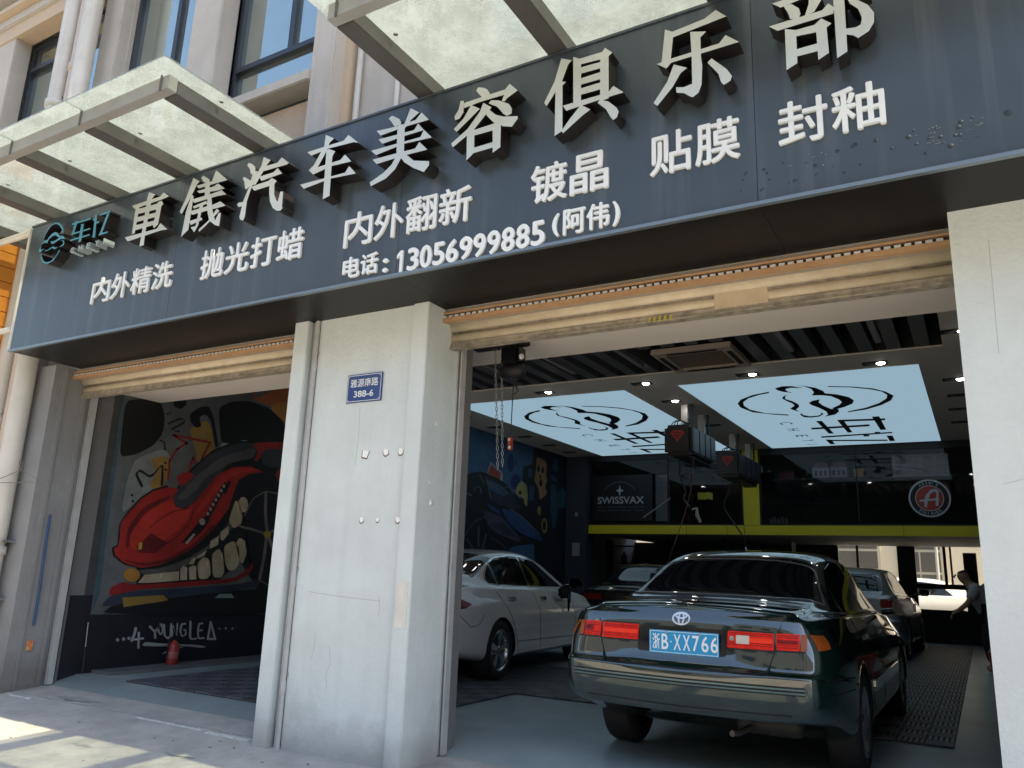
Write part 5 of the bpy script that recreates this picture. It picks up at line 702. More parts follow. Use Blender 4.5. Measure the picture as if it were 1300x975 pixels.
def arctext(s, r, a0, a1, flip):
    for i, c in enumerate(s):
        if c == ' ': continue
        a = a0 + (a1 - a0) * (i + .5) / len(s); th = a - math.pi / 2 if not flip else a + math.pi / 2
        x, z = r * math.cos(a), r * math.sin(a)
        M_ = Matrix.Translation((x, -.0025, z)) @ Matrix.Rotation(-th, 4, 'Y') @ wallM(-.02, 0, -.022)
        text(c, 'sticker_letter', rs, M_, sgw, .0004, .01, 1., fit=(.034 if c not in "I'" else .008, .046, 0))
arctext("ADAM'S", .276, math.pi * .70, math.pi * .30, False); arctext('POLISHES', .276, math.pi * 1.28, math.pi * 1.72, True)
Ap = [[(-.10, -.15), (-.055, -.17), (-.03, -.05), (.02, .08), (.09, .13), (.12, .08), (.10, .0), (.09, -.14), (.135, -.14), (.145, .02), (.16, .13), (.10, .175), (.02, .15), (-.06, .05), (-.085, -.03)], [(-.16, -.06), (-.17, -.03), (.15, .0), (.16, -.035)]]
slab(Ap, lambda u, v, d: (u, d, v), -.0045, None, sgw, None).build('script_letter', rs)
# things on the mezzanine shelf
for k, (x, lab) in enumerate(((-2.8, 'pink and white house-shaped box on the shelf, left one'), (-2.46, 'pink and white house-shaped box on the shelf, right one'))):
    t = empty('gift_box', (x, YM + .4, 3.236), 0, lab, 'box', 'pink boxes on the mezzanine shelf')
    B('carton', (0, 0, 0), (.31, .25, .2), mat('box_white', (.75, .70, .74), .6), t)
    mb = MB(); mb.add([(0, 0, .2), (.31, 0, .2), (.31, .25, .2), (0, .25, .2), (.06, .12, .33), (.25, .12, .33)], [(0, 1, 5, 4), (1, 2, 5), (2, 3, 4, 5), (3, 0, 4)], mat('box_pink', (.78, .34, .42), .6)); mb.build('lid', t)
    for q in range(3): B('printed_window', (.04 + q * .09, -.002, .04), (.09 + q * .09, 0, .14), mat('box_blue_print', (.06, .08, .13), .6), t)
t = empty('gift_box', (-3.45, YM + .4, 3.236), 0, 'small dark pink box at the end of the shelf', 'box'); B('carton', (0, 0, 0), (.3, .2, .14), mat('box_deep_pink', (.20, .05, .07), .6), t)
t = empty('orange_box', (-2.03, YM + .4, 3.236), 0, 'small orange carton next to the pink boxes', 'box'); B('carton', (0, 0, 0), (.19, .16, .1), mat('box_brown', (.8, .30, .08), .6), t); B('lid', (-.004, -.004, .1), (.194, .164, .16), mat('box_orange', (.9, .60, .14), .6), t)
t = empty('pale_sheet', (-1.33, YM + .3, 3.2), 0, 'large pale printed sheet hanging behind the mezzanine glass', 'sheet')
B('sheet', (0, 0, 0), (.95, .004, .42), mat('sheet_white', (.72, .72, .72), .7, noise=((.5, .5, .5), 12., .8)), t)
for i in range(4):
    for j in range(9): B('text_line', (.06 + i * .23, -.002, .05 + j * .04), (.06 + i * .23 + .14 + .04 * ((i + j) % 2), 0, .058 + j * .04), mat('sheet_print', (.30, .30, .30), .7), t)
for k in range(5):
    t = B('bottle', (-3.66 + k * .075, YM + .3, 2.30), (-3.61 + k * .075, YM + .35, 2.43 + .03 * (k % 2)), mat('bottle_pale', (.3, .28, .24), .5), None, .008, label=['squat pale bottle nearest to the yellow post', 'tall pale bottle second from the yellow post', 'squat pale bottle third from the yellow post', 'tall pale bottle fourth from the yellow post', 'squat pale bottle farthest from the yellow post'][k] + ' inside the mezzanine window', cat='bottle', group='bottles by the yellow post')
# under-mezzanine back wall with windows
bw = empty('back_wall', (0, 0, 0), kind='structure')
def bwb(x0, x1, z0, z1): B('wall_section', (x0, 20.5, z0), (x1, 20.6, z1), darkwall, bw)
bwb(-8.1, -2.95, 0, 2.08); bwb(-1.68, -1.31, 0, 2.08); bwb(-2.95, -1.68, 0, 1.15); bwb(-1.31, XR, 0, .70); bwb(.35, XR, .70, 2.08)  # last section: unseen wall added to keep window glare off the sedan's side
mb = MB(); mb.box((-2.95, 20.48, 1.15), (-1.68, 20.54, 1.2), black); mb.box((-2.55, 20.47, 1.2), (-2.50, 20.54, 2.08), black); mb.box((-1.31, 20.47, 1.15), (.35, 20.55, 1.26), black)
mb.box((-.75, 20.46, 1.26), (-.69, 20.55, 2.08), black); mb.box((-.62, 20.47, 1.26), (-.58, 20.55, 2.08), black); mb.box((-.36, 20.44, .7), (-.1, 20.55, 1.95), mat('dark_board', (.03, .03, .034), .6)); wf = mb.build('window_frame', bw); clearglass = glassmat('back_glass', (.92, .92, .90), .02, .0, 3., .5, .5)
B('pane', (-2.95, 20.505, 1.2), (-1.68, 20.51, 2.08), clearglass, wf); B('pane', (-1.31, 20.505, .7), (.35, 20.51, 2.08), clearglass, wf)
# the yard building seen through them
yb = empty('yard_building', (0, 27, 0), 0, 'cream building with windows seen through the back windows of the garage', 'building')
ym = mat('yard_cream', (.86, .76, .58), .8, noise=((.80, .70, .52), 2., .6))
B('wall', (-14, 0, -.1), (8, .4, 7), ym, yb)
for x in (-5.6, -3.9, -2.2):
    mb = MB(); mb.box((x - .03, -.06, 1.0), (x + 1.23, -.001, 2.9), mat('yard_frame', (.6, .55, .42), .6)); f_ = mb.build('window', yb)
    for (a, b, c, d) in ((.05, .58, 1.05, 1.55), (.62, 1.15, 1.05, 1.55), (.05, .58, 1.62, 2.2), (.62, 1.15, 1.62, 2.2), (.05, 1.15, 2.27, 2.85)): B('pane', (x + a, -.064, c), (x + b, -.0605, d), mat('yard_pane', (.14, .13, .11), .3), f_)
MB().tube([(-1.15, -.05, 0), (-1.15, -.05, 4)], .05, pvc, 8).build('pipe', yb)
# ---------------------------------------------------------------- cars
def evalmesh(o):
    bpy.context.view_layer.update(); dg = bpy.context.evaluated_depsgraph_get()
    return bpy.data.meshes.new_from_object(o.evaluated_get(dg))
FR = (.17, .41, .46, .75)
def ring(s):
    y, w_, zb, zs, ws, wr, zr = s; z3 = zb + .08; z8 = zs - .045; g = max(0, min(1, (zr - zs - .05) / .25))
    Q = [(0, zb), (w_ * .72, zb), (w_ - .05, zb + .012), (w_, z3)] + [(w_ + (.004 if k < 2 else 0), z3 + (z8 - z3) * f) for k, f in enumerate(FR)]
    Q += [(ws + .02, z8), (ws, zs - .004)]
    gb = (ws - .045 - .03 * (1 - g), zs + .012); re = (wr, zr - .055 * g - .012 * (1 - g))
    Q += [gb, (gb[0] + (re[0] - gb[0]) * .55 + .012 * g, gb[1] + (re[1] - gb[1]) * .52), re, (wr - .10, zr - .006), (wr * .48, zr + .008), (0, zr + .014)]
    return [Vector((x, y, z)) for x, z in Q]
def car_shell(root, stations, rear_dy, front_dy, wheels, wr_, paint, nm='body'):
    rows = [ring(s) for s in stations]; n = len(rows[0])
    for j, d in enumerate(rear_dy): rows[0][j].y += d
    for j, d in enumerate(front_dy): rows[-1][j].y += d
    def capr(row, s):
        out = []; r = row
        a = []
        for sf, dy in ((.86, .028), (.45, .052)):
            a.append([Vector((p.x * sf, p.y + s * dy, p.z + (0 if 0 < j < n - 1 else 0))) for j, p in enumerate(row)])
        return a
    c = capr(rows[0], -1); rows = [c[1], c[0]] + rows; c = capr(rows[-1], 1); rows = rows + [c[0], c[1]]
    vs = []; fs = []; N = 2 * n - 2
    for r in rows: vs += [p.copy() for p in r] + [Vector((-p.x, p.y, p.z)) for p in r[-2:0:-1]]
    for i in range(len(rows) - 1):
        for k in range(N): a, b = i * N + k, i * N + (k + 1) % N; fs.append((a, b, b + N, a + N))
    for i, fl in ((0, 0), (len(rows) - 1, 1)):
        o_ = i * N; R_ = lambda j: o_ + j; L_ = lambda j: o_ + (N - j) % N
        for j in range(n - 1):
            f = [R_(j), R_(j + 1), L_(j + 1), L_(j)]; g = []
            for q in f:
                if q not in g: g.append(q)
            fs.append(tuple(g if fl else g[::-1]))
    me = bpy.data.meshes.new(nm); me.from_pydata(vs, [], fs); me.materials.append(paint)
    bm = bmesh.new(); bm.from_mesh(me); cl = bm.edges.layers.float.get('crease_edge') or bm.edges.layers.float.new('crease_edge'); bm.verts.ensure_lookup_table()
    CJ = {5: .75, 6: .75, 9: .55, 12: .3}
    for e in bm.edges:
        a, b = e.verts[0].index, e.verts[1].index; ja, jb = a % N, b % N; ja = min(ja, N - ja) if ja else 0; jb = min(jb, N - jb) if jb else 0
        if ja == jb and abs(a - b) == N and ja in CJ: e[cl] = CJ[ja]
        if a // N == b // N == 2 and ja >= 8 and jb >= 8: e[cl] = .6
    bmesh.ops.recalc_face_normals(bm, faces=bm.faces[:]); bm.to_mesh(me); bm.free()
    o = bpy.data.objects.new(nm, me); COL.objects.link(o); sb = o.modifiers.new('s', 'SUBSURF'); sb.levels = 3; sb.render_levels = 3
    m1 = evalmesh(o); o.modifiers.clear(); o.data = m1
    # wheel arch cutter
    cb = MB()
    for (x, y) in wheels:
        s = 1 if x > 0 else -1
        cb_v = []; k = 28
        for xx in (x - s * .17, x + s * .4):
            cb_v += [(xx, y + wr_ * math.cos(2 * math.pi * i / k), .31 + wr_ * math.sin(2 * math.pi * i / k)) for i in range(k)]
        fs2 = [(i, (i + 1) % k, k + (i + 1) % k, k + i) for i in range(k)] + [tuple(range(k))[::-1], tuple(range(k, 2 * k))]
        cb.add(cb_v, fs2, black)
    cm = cb.mesh('cut'); bm = bmesh.new(); bm.from_mesh(cm); bmesh.ops.recalc_face_normals(bm, faces=bm.faces[:]); bm.to_mesh(cm); bm.free()
    co = bpy.data.objects.new('cut', cm); COL.objects.link(co)
    bo = o.modifiers.new('b', 'BOOLEAN'); bo.operation = 'DIFFERENCE'; bo.object = co; bo.solver = 'EXACT'; bo.material_mode = 'TRANSFER'
    m2_ = evalmesh(o); o.modifiers.clear(); o.data = m2_; bpy.data.objects.remove(co); m2_.name = nm
    for p in m2_.polygons: p.use_smooth = m2_.materials[p.material_index] == paint
    o.parent = root
    bm = bmesh.new(); bm.from_mesh(m2_); bvh = BVHTree.FromBMesh(bm); bm.free()
    return o, bvh
def stroke(pts, w_):
    P = [Vector(p) for p in pts]; L = []; Rr = []
    for i, p in enumerate(P):
        t = (P[min(i + 1, len(P) - 1)] - P[max(i - 1, 0)]).normalized(); nn = Vector((-t.y, t.x)) * w_ / 2; L.append(tuple(p + nn)); Rr.append(tuple(p - nn))
    return L + Rr[::-1]
def rrect(x0, z0, x1, z1, r=.015, k=4):
    out = []
    for cx, cz, a0 in ((x1 - r, z0 + r, -90), (x1 - r, z1 - r, 0), (x0 + r, z1 - r, 90), (x0 + r, z0 + r, 180)):
        out += [(cx + r * math.cos(R(a0 + 90 * i / k)), cz + r * math.sin(R(a0 + 90 * i / k))) for i in range(k + 1)]
    return out
def inside(p, poly):
    c = False; x, y = p; n = len(poly)
    for i in range(n):
        (x1, y1), (x2, y2) = poly[i], poly[(i + 1) % n]
        if (y1 > y) != (y2 > y) and x < (x2 - x1) * (y - y1) / (y2 - y1) + x1: c = not c
    return c
def decal(bvh, name, polys, frame, off, m, parent, step=.05, smooth=True, build=True, edge=True):
    """lay outlines on a body surface; frame = (origin, u axis, v axis, direction of view)"""
    O, U, V, Dv = [Vector(q) for q in frame]; mb = MB()
    for poly in polys:
        pts = []; n = len(poly)
        for i in range(n):
            a, b = Vector(poly[i]), Vector(poly[(i + 1) % n]); k = max(1, int((b - a).length / step))
            pts += [tuple(a + (b - a) * j / k) for j in range(k)]
        ar = sum(pts[i][0] * pts[(i + 1) % len(pts)][1] - pts[(i + 1) % len(pts)][0] * pts[i][1] for i in range(len(pts)))
        if ar < 0: pts = pts[::-1]
        N = len(pts); xs_ = [p[0] for p in pts]; ys_ = [p[1] for p in pts]; ins = []
        x = min(xs_) + step * .6
        while x < max(xs_):
            y = min(ys_) + step * .6
            while y < max(ys_):
                if inside((x, y), pts) and min((Vector(q) - Vector((x, y))).length for q in pts) > step * .35: ins.append((x, y))
                y += step
            x += step
        r = delaunay_2d_cdt([Vector(p) for p in pts + ins], [], [list(range(N))], 1, 1e-6)
        vs = []
        for p in r[0]:
            o_ = O + U * p.x + V * p.y - Dv * 2.5; h = bvh.ray_cast(o_, Dv, 6)
            if h[0] is None: h = (O + U * p.x + V * p.y,)
            vs.append(h[0] - Dv * off)
        fl = U.cross(V).dot(-Dv) > 0
        mb.add(vs, [f if fl else f[::-1] for f in r[2]], m, smooth)
        if edge:
            base = len(vs); used = {}
            for f in r[2]:
                for i in range(3): used[(f[i], f[(i + 1) % 3])] = 1
            E_ = [e for e in used if (e[1], e[0]) not in used]; vs2 = vs + [v + Dv * (off + .003) for v in vs]
            mb.add(vs2, [(b, a, a + base, b + base) for a, b in E_], m)
    return mb.build(name, parent) if build else mb
REAR = ((0, 0, 0), (1, 0, 0), (0, 0, 1), (0, 1, 0)); RIGHT = ((0, 0, 0), (0, 1, 0), (0, 0, 1), (-1, 0, 0)); LEFT = ((0, 0, 0), (0, 1, 0), (0, 0, 1), (1, 0, 0)); TOP = ((0, 0, 0), (1, 0, 0), (0, 1, 0), (0, 0, -1))
rubber = mat('tyre_rubber', (.014, .014, .016), .75, noise=((.03, .03, .03), 12., .5))
rimm = mat('alloy_rim', (.55, .56, .58), .25, metal=.9); rimd = mat('rim_dark', (.03, .03, .03), .6)
lens_red = mat('lamp_red', (.85, .020, .006), .35, coat=.15, spec=.25, noise=((.45, .008, .004), 30., .8)); lens_amb = mat('lamp_amber', (.34, .075, .012), .35, coat=.15, spec=.25); lens_clear = mat('lamp_clear', (.6, .52, .46), .3, coat=.2); lens_dark = mat('lamp_dark_red', (.20, .006, .006), .3, coat=.2, spec=.3)
glassb = mat('car_glass', (.006, .008, .010), .04, spec=.6); seam = mat('seam_black', (.004, .004, .005), .6)
def wheel(root, x, y, r=.315, wd=.20, spokes=5, style=0):
    s = 1 if x > 0 else -1; t = empty('wheel', (x, y, r)); t.parent = root
    MB().lathe([(r * .66, wd / 2 - .012), (r * .70, wd / 2), (r * .88, wd / 2 + .004), (r * .965, wd / 2 - .012), (r, wd / 2 - .04), (r, -wd / 2 + .04), (r * .96, -wd / 2 + .01), (r * .66, -wd / 2)], (0, 0, 0), (s, 0, 0), rubber, 40).build('tyre', t)
    mb = MB(); mb.lathe([(r * .60, -wd / 2 + .02), (r * .60, wd / 2 - .05), (r * .665, wd / 2 - .012), (r * .69, wd / 2 - .004), (r * .665, wd / 2 + .001), (r * .63, wd / 2 - .006), (r * .60, wd / 2 - .03)], (0, 0, 0), (s, 0, 0), rimm, 36)
    mb.lathe([(0, wd / 2 - .012), (r * .13, wd / 2 - .014), (r * .17, wd / 2 - .03), (r * .17, 0)], (0, 0, 0), (s, 0, 0), rimm, 18)
    mb.lathe([(0, -.02), (r * .6, -.02)], (0, 0, 0), (s, 0, 0), rimd, 24)
    for k in range(spokes):
        a = 2 * math.pi * k / spokes + .3; ca, sa = math.cos(a), math.sin(a)
        for dw in ((-.5, .5) if style else (0,)):
            w0, w1 = (.016, .024) if style else (.03, .052)
            da = dw * .20; c2, s2_ = math.cos(a + da), math.sin(a + da); v = []
            for (rr, ww, cc, ss, hh) in ((r * .10, w0, ca, sa, wd / 2 - .02), (r * .63, w1, c2, s2_, wd / 2 - .016)):
                for q in (-1, 1):
                    for d in (0, -.035): v.append((s * (hh + d), rr * cc - ss * ww * q, rr * ss + cc * ww * q))
            mb.add(v, [(0, 2, 6, 4), (1, 5, 7, 3), (0, 4, 5, 1), (2, 3, 7, 6)], rimm)
    mb.build('rim', t); return t
def mirror(root, x, y, z, paint, glassm_=None):
    s = 1 if x > 0 else -1
    mb = MB(); mb.box((min(0, s * .18), -.05, -.065), (max(0, s * .18), .06, .065), paint, .03)
    t = mb.build('door_mirror', root); t.location = (x, y, z); MB().box((min(s * .02, s * .165), -.054, -.05), (max(s * .02, s * .165), -.0505, .05), glassb).build('mirror_glass', t)
    a = MB(); a.tube([(-s * .09, .03, -.05), (s * .03, .02, -.03)], .025, paint, 8); a.build('mirror_arm', t)
def copyflip(f): return lambda s: f(s)
# --- dark green sedan
green = mat('green_paint', (.0025, .016, .013), .08, metal=.1, coat=1., spec=.6); green.node_tree.nodes['Principled BSDF'].inputs['Coat IOR'].default_value = 1.85
cg = empty('green_sedan', (-1.6, 5.88, 0), 0, 'dark green older sedan seen from behind with blue plate, parked in the right bay', 'car')
ST = [(-1.00, .755, .40, .955, .67, .57, 1.0), (-.90, .83, .38, .965, .73, .60, 1.02), (-.62, .865, .32, .972, .77, .62, 1.03), (-.36, .87, .22, .97, .79, .63, 1.045), (-.16, .87, .2, .97, .79, .615, 1.12), (.10, .87, .2, .965, .785, .585, 1.26), (.32, .87, .2, .96, .785, .565, 1.355), (.55, .87, .2, .955, .785, .57, 1.395),
      (1.0, .87, .2, .95, .785, .58, 1.415), (1.45, .87, .2, .945, .785, .58, 1.405), (1.8, .87, .2, .94, .785, .575, 1.355), (2.15, .87, .2, .93, .78, .58, 1.22), (2.5, .87, .2, .92, .775, .60, 1.05), (2.68, .87, .2, .90, .77, .62, .965), (3.05, .88, .22, .86, .755, .60, .91), (3.42, .85, .25, .78, .72, .56, .82), (3.58, .76, .28, .70, .64, .5, .73)]
rd = [-.0, -.01, -.025, -.05, -.074, -.088, -.03, .0, .015, .03, .04, .045, .05, .05, .05, .05]
fd = [.0, .02, .03, .05, .06, .05, .02, 0, 0, -.01, -.02, -.03, -.03, -.03, -.03, -.03]
WL = [(.76, 0), (-.76, 0), (.76, 2.67), (-.76, 2.67)]
bd, bv = car_shell(cg, ST, rd, fd, [(.72, 0), (-.72, 0), (.72, 2.67), (-.72, 2.67)], .365, green)
D_ = lambda n, p, fr, off, m, parent=cg, st_=.05: decal(bv, n, p, fr, off, m, parent, st_)
# rear glass, its pale seal, lamps, plate
gt = Vector((0, .74, .67)).normalized(); GF = ((0, -.02, 1.2), (1, 0, 0), tuple(gt), (0, gt.z, -gt.y))
rg = [(-.65, -.272), (-.40, -.318), (0, -.335), (.40, -.318), (.65, -.272), (.675, -.225), (.565, .195), (.53, .235), (.3, .265), (0, .275), (-.3, .265), (-.53, .235), (-.565, .195), (-.675, -.225)]
D_('rear_window', [rg], GF, .006, glassb)
cl_ = rg + [rg[0]]; D_('window_seal', [stroke(cl_[i:i + 2], .014) for i in range(len(rg))], GF, .009, mat('seal_grey', (.30, .33, .36), .3, metal=.5), cg, .04)
D_('trunk_seam', [stroke([(-.585, .99), (-.56, .90), (-.535, .78), (-.495, .665)], .007), stroke([(.585, .99), (.56, .90), (.535, .78), (.495, .665)], .007), stroke([(-.495, .662), (0, .655), (.495, .662)], .009)], REAR, .002, seam)
D_('deck_edge_glint', [stroke([(-.585, .985), (-.3, .995), (0, .998), (.3, .995), (.585, .985)], .006)], REAR, .004, mat('edge_shine', (.12, .2, .2), .15, metal=.6))  # paler strip paints the bright glint along the boot edge
rc = D_('plate_recess', [rrect(-.285, .735, .265, .885, .02)], REAR, .002, blackg)
def lamp(x0, x1, z0, z1, m, off=.007, r=.006): return D_('tail_lamp', [rrect(x0, z0, x1, z1, r)], REAR, off, m)
lamp(-.53, -.285, .795, .885, lens_red); D_('lamp_band', [rrect(-.525, .83, -.29, .852, .003)], REAR, .010, mat('lamp_red_bright', (.95, .05, .02), .3, spec=.25))
lamp(-.665, -.545, .80, .888, lens_red); lamp(-.705, -.672, .80, .888, lens_amb); D_('lamp_band', [rrect(-.66, .83, -.60, .86, .003)], REAR, .010, lens_dark)
l_ = lamp(.27, .53, .790, .882, lens_red); lamp(.545, .668, .795, .885, lens_red)
D_('lamp_band', [rrect(.39, .825, .525, .85, .003)], REAR, .010, mat('lamp_red_bright', (.95, .05, .02), .3, spec=.25)); D_('lamp_band', [rrect(.55, .83, .66, .85, .003)], REAR, .010, lens_dark)
lamp(.675, .705, .795, .885, lens_amb)
D_('lens_rib', [rrect(a, z, b, z + .003, .001) for a, b in ((-.52, -.295), (.28, .525), (.55, .66), (-.66, -.55)) for z in (.808, .820, .862, .872)], REAR, .0085, lens_dark)
[D_('lamp_seal', [stroke([(x0_, z_), (x1_, z_)], .006)], REAR, .003, seam) for x0_, x1_, z_ in ((-.53, -.285, .789), (-.53, -.285, .891), (.27, .53, .784), (.27, .53, .888), (.545, .70, .789), (-.70, -.545, .794))]
D_('reverse_lens', [rrect(.32, .815, .395, .862, .005)], REAR, .011, lens_clear)
D_('key_lock', [[(.295 + .014 * math.cos(a / 12 * 6.283), .842 + .014 * math.sin(a / 12 * 6.283)) for a in range(12)]], REAR, .012, chrome)
for fr, s in ((RIGHT, 1), (LEFT, -1)):
    D_('corner_lens', [[(-.97, .80), (-.87, .81), (-.86, .85), (-.875, .88), (-.965, .885)]], fr, .006, lens_amb)
    # windows
    D_('side_window', [[(.10, .99), (.22, 1.14), (.42, 1.275), (.70, 1.325), (1.08, 1.34), (1.10, .985)]], fr, .005, glassb)
    D_('side_window', [[(1.18, .985), (1.17, 1.34), (1.45, 1.33), (1.75, 1.28), (2.28, .98)]], fr, .005, glassb)
    D_('side_window', [[(-.12, .995), (-.02, 1.07), (.10, 1.20), (.06, .995)]], fr, .005, glassb)
    D_('door_seam', [stroke([(1.14, .95), (1.13, .5), (1.13, .25)], .007), stroke([(2.33, .93), (2.35, .6), (2.28, .25)], .007), stroke([(.10, .95), (.28, .7), (.42, .45), (.5, .25)], .007)], fr, .002, seam)
    D_('side_moulding', [rrect(.5, .47, 2.2, .53, .01)], fr, .012, green); D_('door_handle', [rrect(.42, .80, .58, .835, .012), rrect(1.28, .79, 1.44, .825, .012)], fr, .022, green)
    D_('sill_trim', [stroke([(.4, .235), (2.3, .235)], .03)], fr, .01, seam)
    D_('window_trim', [stroke([(-.14, .982), (1.1, .972), (2.34, .96)], .013)], fr, .008, blackg)
    D_('bumper_side_seam', [stroke([(-.40, .62), (-.7, .64), (-.98, .645)], .008), stroke([(-.98, .57), (-.45, .56)], .006)], fr, .003, seam)
D_('bumper_groove', [stroke([(-.70, .606), (0, .60), (.70, .606)], .007), stroke([(-.70, .586), (0, .58), (.70, .586)], .007), stroke([(-.70, .566), (0, .56), (.70, .566)], .006)], REAR, .002, seam)
D_('bumper_trim', [stroke([(-.70, .596), (0, .590), (.70, .596)], .009), stroke([(-.70, .576), (0, .570), (.70, .576)], .009)], REAR, .006, mat('trim_teal', (.10, .16, .18), .2, metal=.6))
D_('bumper_line', [stroke([(-.62, .452), (0, .44), (.62, .452)], .006)], REAR, .002, seam)
D_('rear_sensor', [[(.645 + .016 * math.cos(a / 14 * 6.283), .545 + .016 * math.sin(a / 14 * 6.283)) for a in range(14)]], REAR, .008, green)
# emblem: three rings
def ell(cx, cz, rx, rz, n=22): return [(cx + rx * math.cos(2 * math.pi * i / n), cz + rz * math.sin(2 * math.pi * i / n)) for i in range(n + 1)]
eb = [ell(-.015, .935, .052, .035), ell(-.015, .935, .016, .034), ell(-.015, .951, .034, .014)]
D_('emblem', [stroke(e[i:i + 2], .009) for e in eb for i in range(22)], REAR, .008, mat('emblem_silver', (.8, .8, .8), .3, metal=.6), cg, .2)
# licence plate
yp = bv.ray_cast(Vector((0, -3, .8)), Vector((0, 1, 0)))[0].y
lp = empty('licence_plate', (-.205, yp - .02, .728)); lp.parent = cg
B('plate', (0, 0, 0), (.43, .006, .135), mat('plate_blue', (.02, .30, .58), .45, spec=.3), lp, .002)
mb = MB()
for a, b in (((.006, -.001, .006), (.424, -.0002, .009)), ((.006, -.001, .126), (.424, -.0002, .129)), ((.006, -.001, .0095), (.009, -.0002, .1255)), ((.421, -.001, .0095), (.424, -.0002, .1255))): mb.box(a, b, whitel)
mb.build('border', lp)
ox = .022
for c, w_ in (('浙', .045), ('B', .042), ('·', .009), ('X', .045), ('X', .045), ('7', .043), ('6', .043), ('6', .043)):
    f = (w_, .09, 0) if c != '·' else (w_, .009, 0)
    text(c, 'plate_character', lp, wallM(ox, -.001, .024 if c != '·' else .066), whitel, .0006, .012, 1., fit=f); ox += w_ + (.0125 if c != '·' else .012)
for x in (.11, .32): MB().lathe([(0, -.005), (.007, -.004), (.008, 0)], (x, 0, .122), (0, 1, 0), steel, 8).build('screw', lp)
for x, y in WL: wheel(cg, x, y, .315, .21, 7, 0)
mirror(cg, .90, 1.86, 1.00, mat('mirror_black', (.012, .014, .018), .25, coat=.5)); mirror(cg, -.90, 2.12, 1.00, green)
MB().lathe([(0, -.20), (.06, -.19), (.072, -.16), (.072, .16), (.06, .19), (0, .20)], (.40, -.62, .335), (1, 0, 0), mat('muffler', (.05, .045, .04), .55, metal=.5, noise=((.03, .02, .015), 9., .8)), 18).build('muffler', cg)
MB().tube([(.30, -.70, .31), (.27, -.85, .295), (.25, -.93, .30)], .018, mat('pipe_sooty', (.10, .09, .085), .5, metal=.6), 10).build('exhaust_pipe', cg)
B('underbody', (-.55, -.35, .24), (.55, 3.2, .32), black, cg)
MB().tube([(-.76, 0, .31), (.76, 0, .31)], .03, black, 8).build('axle', cg)
# interior hint: seat backs and a shelf seen through nothing (glass is tinted) -> yellow windscreen card
D_('window_card', [[(1.62, 1.16), (1.74, 1.14), (1.76, 1.24), (1.64, 1.27)]], RIGHT, .009, mat('yellow_card', (.55, .48, .03), .6))
# --- white sedan
white = mat('white_paint', (.86, .86, .87), .22, coat=.8)
cw = empty('white_sedan', (-5.60, 7.80, 0), R(5.5), 'white sedan with a black door mirror parked beside the central pier', 'car')
ST = [(-.97, .80, .32, .95, .68, .54, 1.04), (-.85, .87, .29, 1.0, .74, .58, 1.08), (-.55, .905, .25, 1.01, .78, .60, 1.11), (-.28, .915, .2, 1.0, .79, .60, 1.15), (.02, .92, .2, .99, .79, .585, 1.27), (.32, .92, .2, .985, .79, .57, 1.37), (.65, .92, .2, .98, .79, .565, 1.425), (1.05, .92, .2, .97, .79, .57, 1.445), (1.45, .92, .2, .965, .79, .57, 1.43),
      (1.85, .92, .2, .955, .79, .565, 1.36), (2.25, .92, .2, .945, .79, .58, 1.22), (2.62, .92, .2, .93, .785, .60, 1.06), (2.82, .92, .2, .91, .78, .62, .98), (3.2, .90, .22, .86, .76, .60, .92), (3.52, .85, .25, .78, .70, .54, .83), (3.66, .74, .28, .70, .6, .46, .73)]
bd2, bv2 = car_shell(cw, ST, rd, fd, [(.74, 0), (-.74, 0), (.74, 2.71), (-.74, 2.71)], .37, white)
D2 = lambda n, p, fr, off, m: decal(bv2, n, p, fr, off, m, cw, .05)
for fr in (RIGHT, LEFT):
    D2('window_trim', [[(-.02, 1.035), (-.04, 1.08), (.02, 1.15), (.2, 1.27), (.45, 1.345), (.85, 1.385), (1.2, 1.375), (1.6, 1.32), (2.36, 1.0), (1.2, 1.01), (.3, 1.015)]], fr, .004, chrome)
    D2('side_window', [[(.24, 1.03), (.26, 1.27), (.45, 1.333), (.85, 1.37), (1.05, 1.367), (1.07, 1.022)], [(.01, 1.045), (-.01, 1.08), (.05, 1.145), (.2, 1.245), (.205, 1.035)], [(1.12, 1.02), (1.10, 1.365), (1.2, 1.36), (1.58, 1.308), (2.28, 1.01)]], fr, .008, glassb)
    D2('door_seam', [stroke([(1.10, .99), (1.10, .55), (1.12, .24)], .008), stroke([(2.30, .96), (2.34, .6), (2.28, .24)], .008), stroke([(.02, 1.0), (.1, .85), (.3, .62), (.42, .4), (.46, .24)], .008), stroke([(-.42, .72), (-.55, .62), (-.7, .60), (-.97, .78)], .006)], fr, .002, seam)
    D2('door_handle', [rrect(.28, .86, .46, .90, .015), rrect(1.22, .85, 1.40, .89, .015)], fr, .025, chrome)
    D2('crease_shade_line', [stroke([(.42, .40), (2.3, .37)], .012)], fr, .003, mat('crease_shade_grey', (.26, .26, .27), .4))  # grey stroke paints the shade line of a crease on the smooth shell
    D2('sill', [rrect(.42, .21, 2.3, .27, .01)], fr, .014, white)
    D2('tail_lamp', [[(-.98, .90), (-.80, .88), (-.66, .83), (-.78, .79), (-.98, .77)]], fr, .006, lens_dark)
gt = Vector((0, .80, .60)).normalized(); GF2 = ((0, .12, 1.3), (1, 0, 0), tuple(gt), (0, gt.z, -gt.y))
D2('rear_window', [[(-.64, -.42), (0, -.46), (.64, -.42), (.55, .20), (0, .25), (-.55, .20)]], GF2, .006, glassb)
D2('tail_lamp', [[(.42, .80), (.78, .80), (.78, .88), (.45, .90)]], REAR, .006, lens_dark); D2('tail_lamp', [[(-.42, .80), (-.78, .80), (-.78, .88), (-.45, .90)]], REAR, .006, lens_dark)
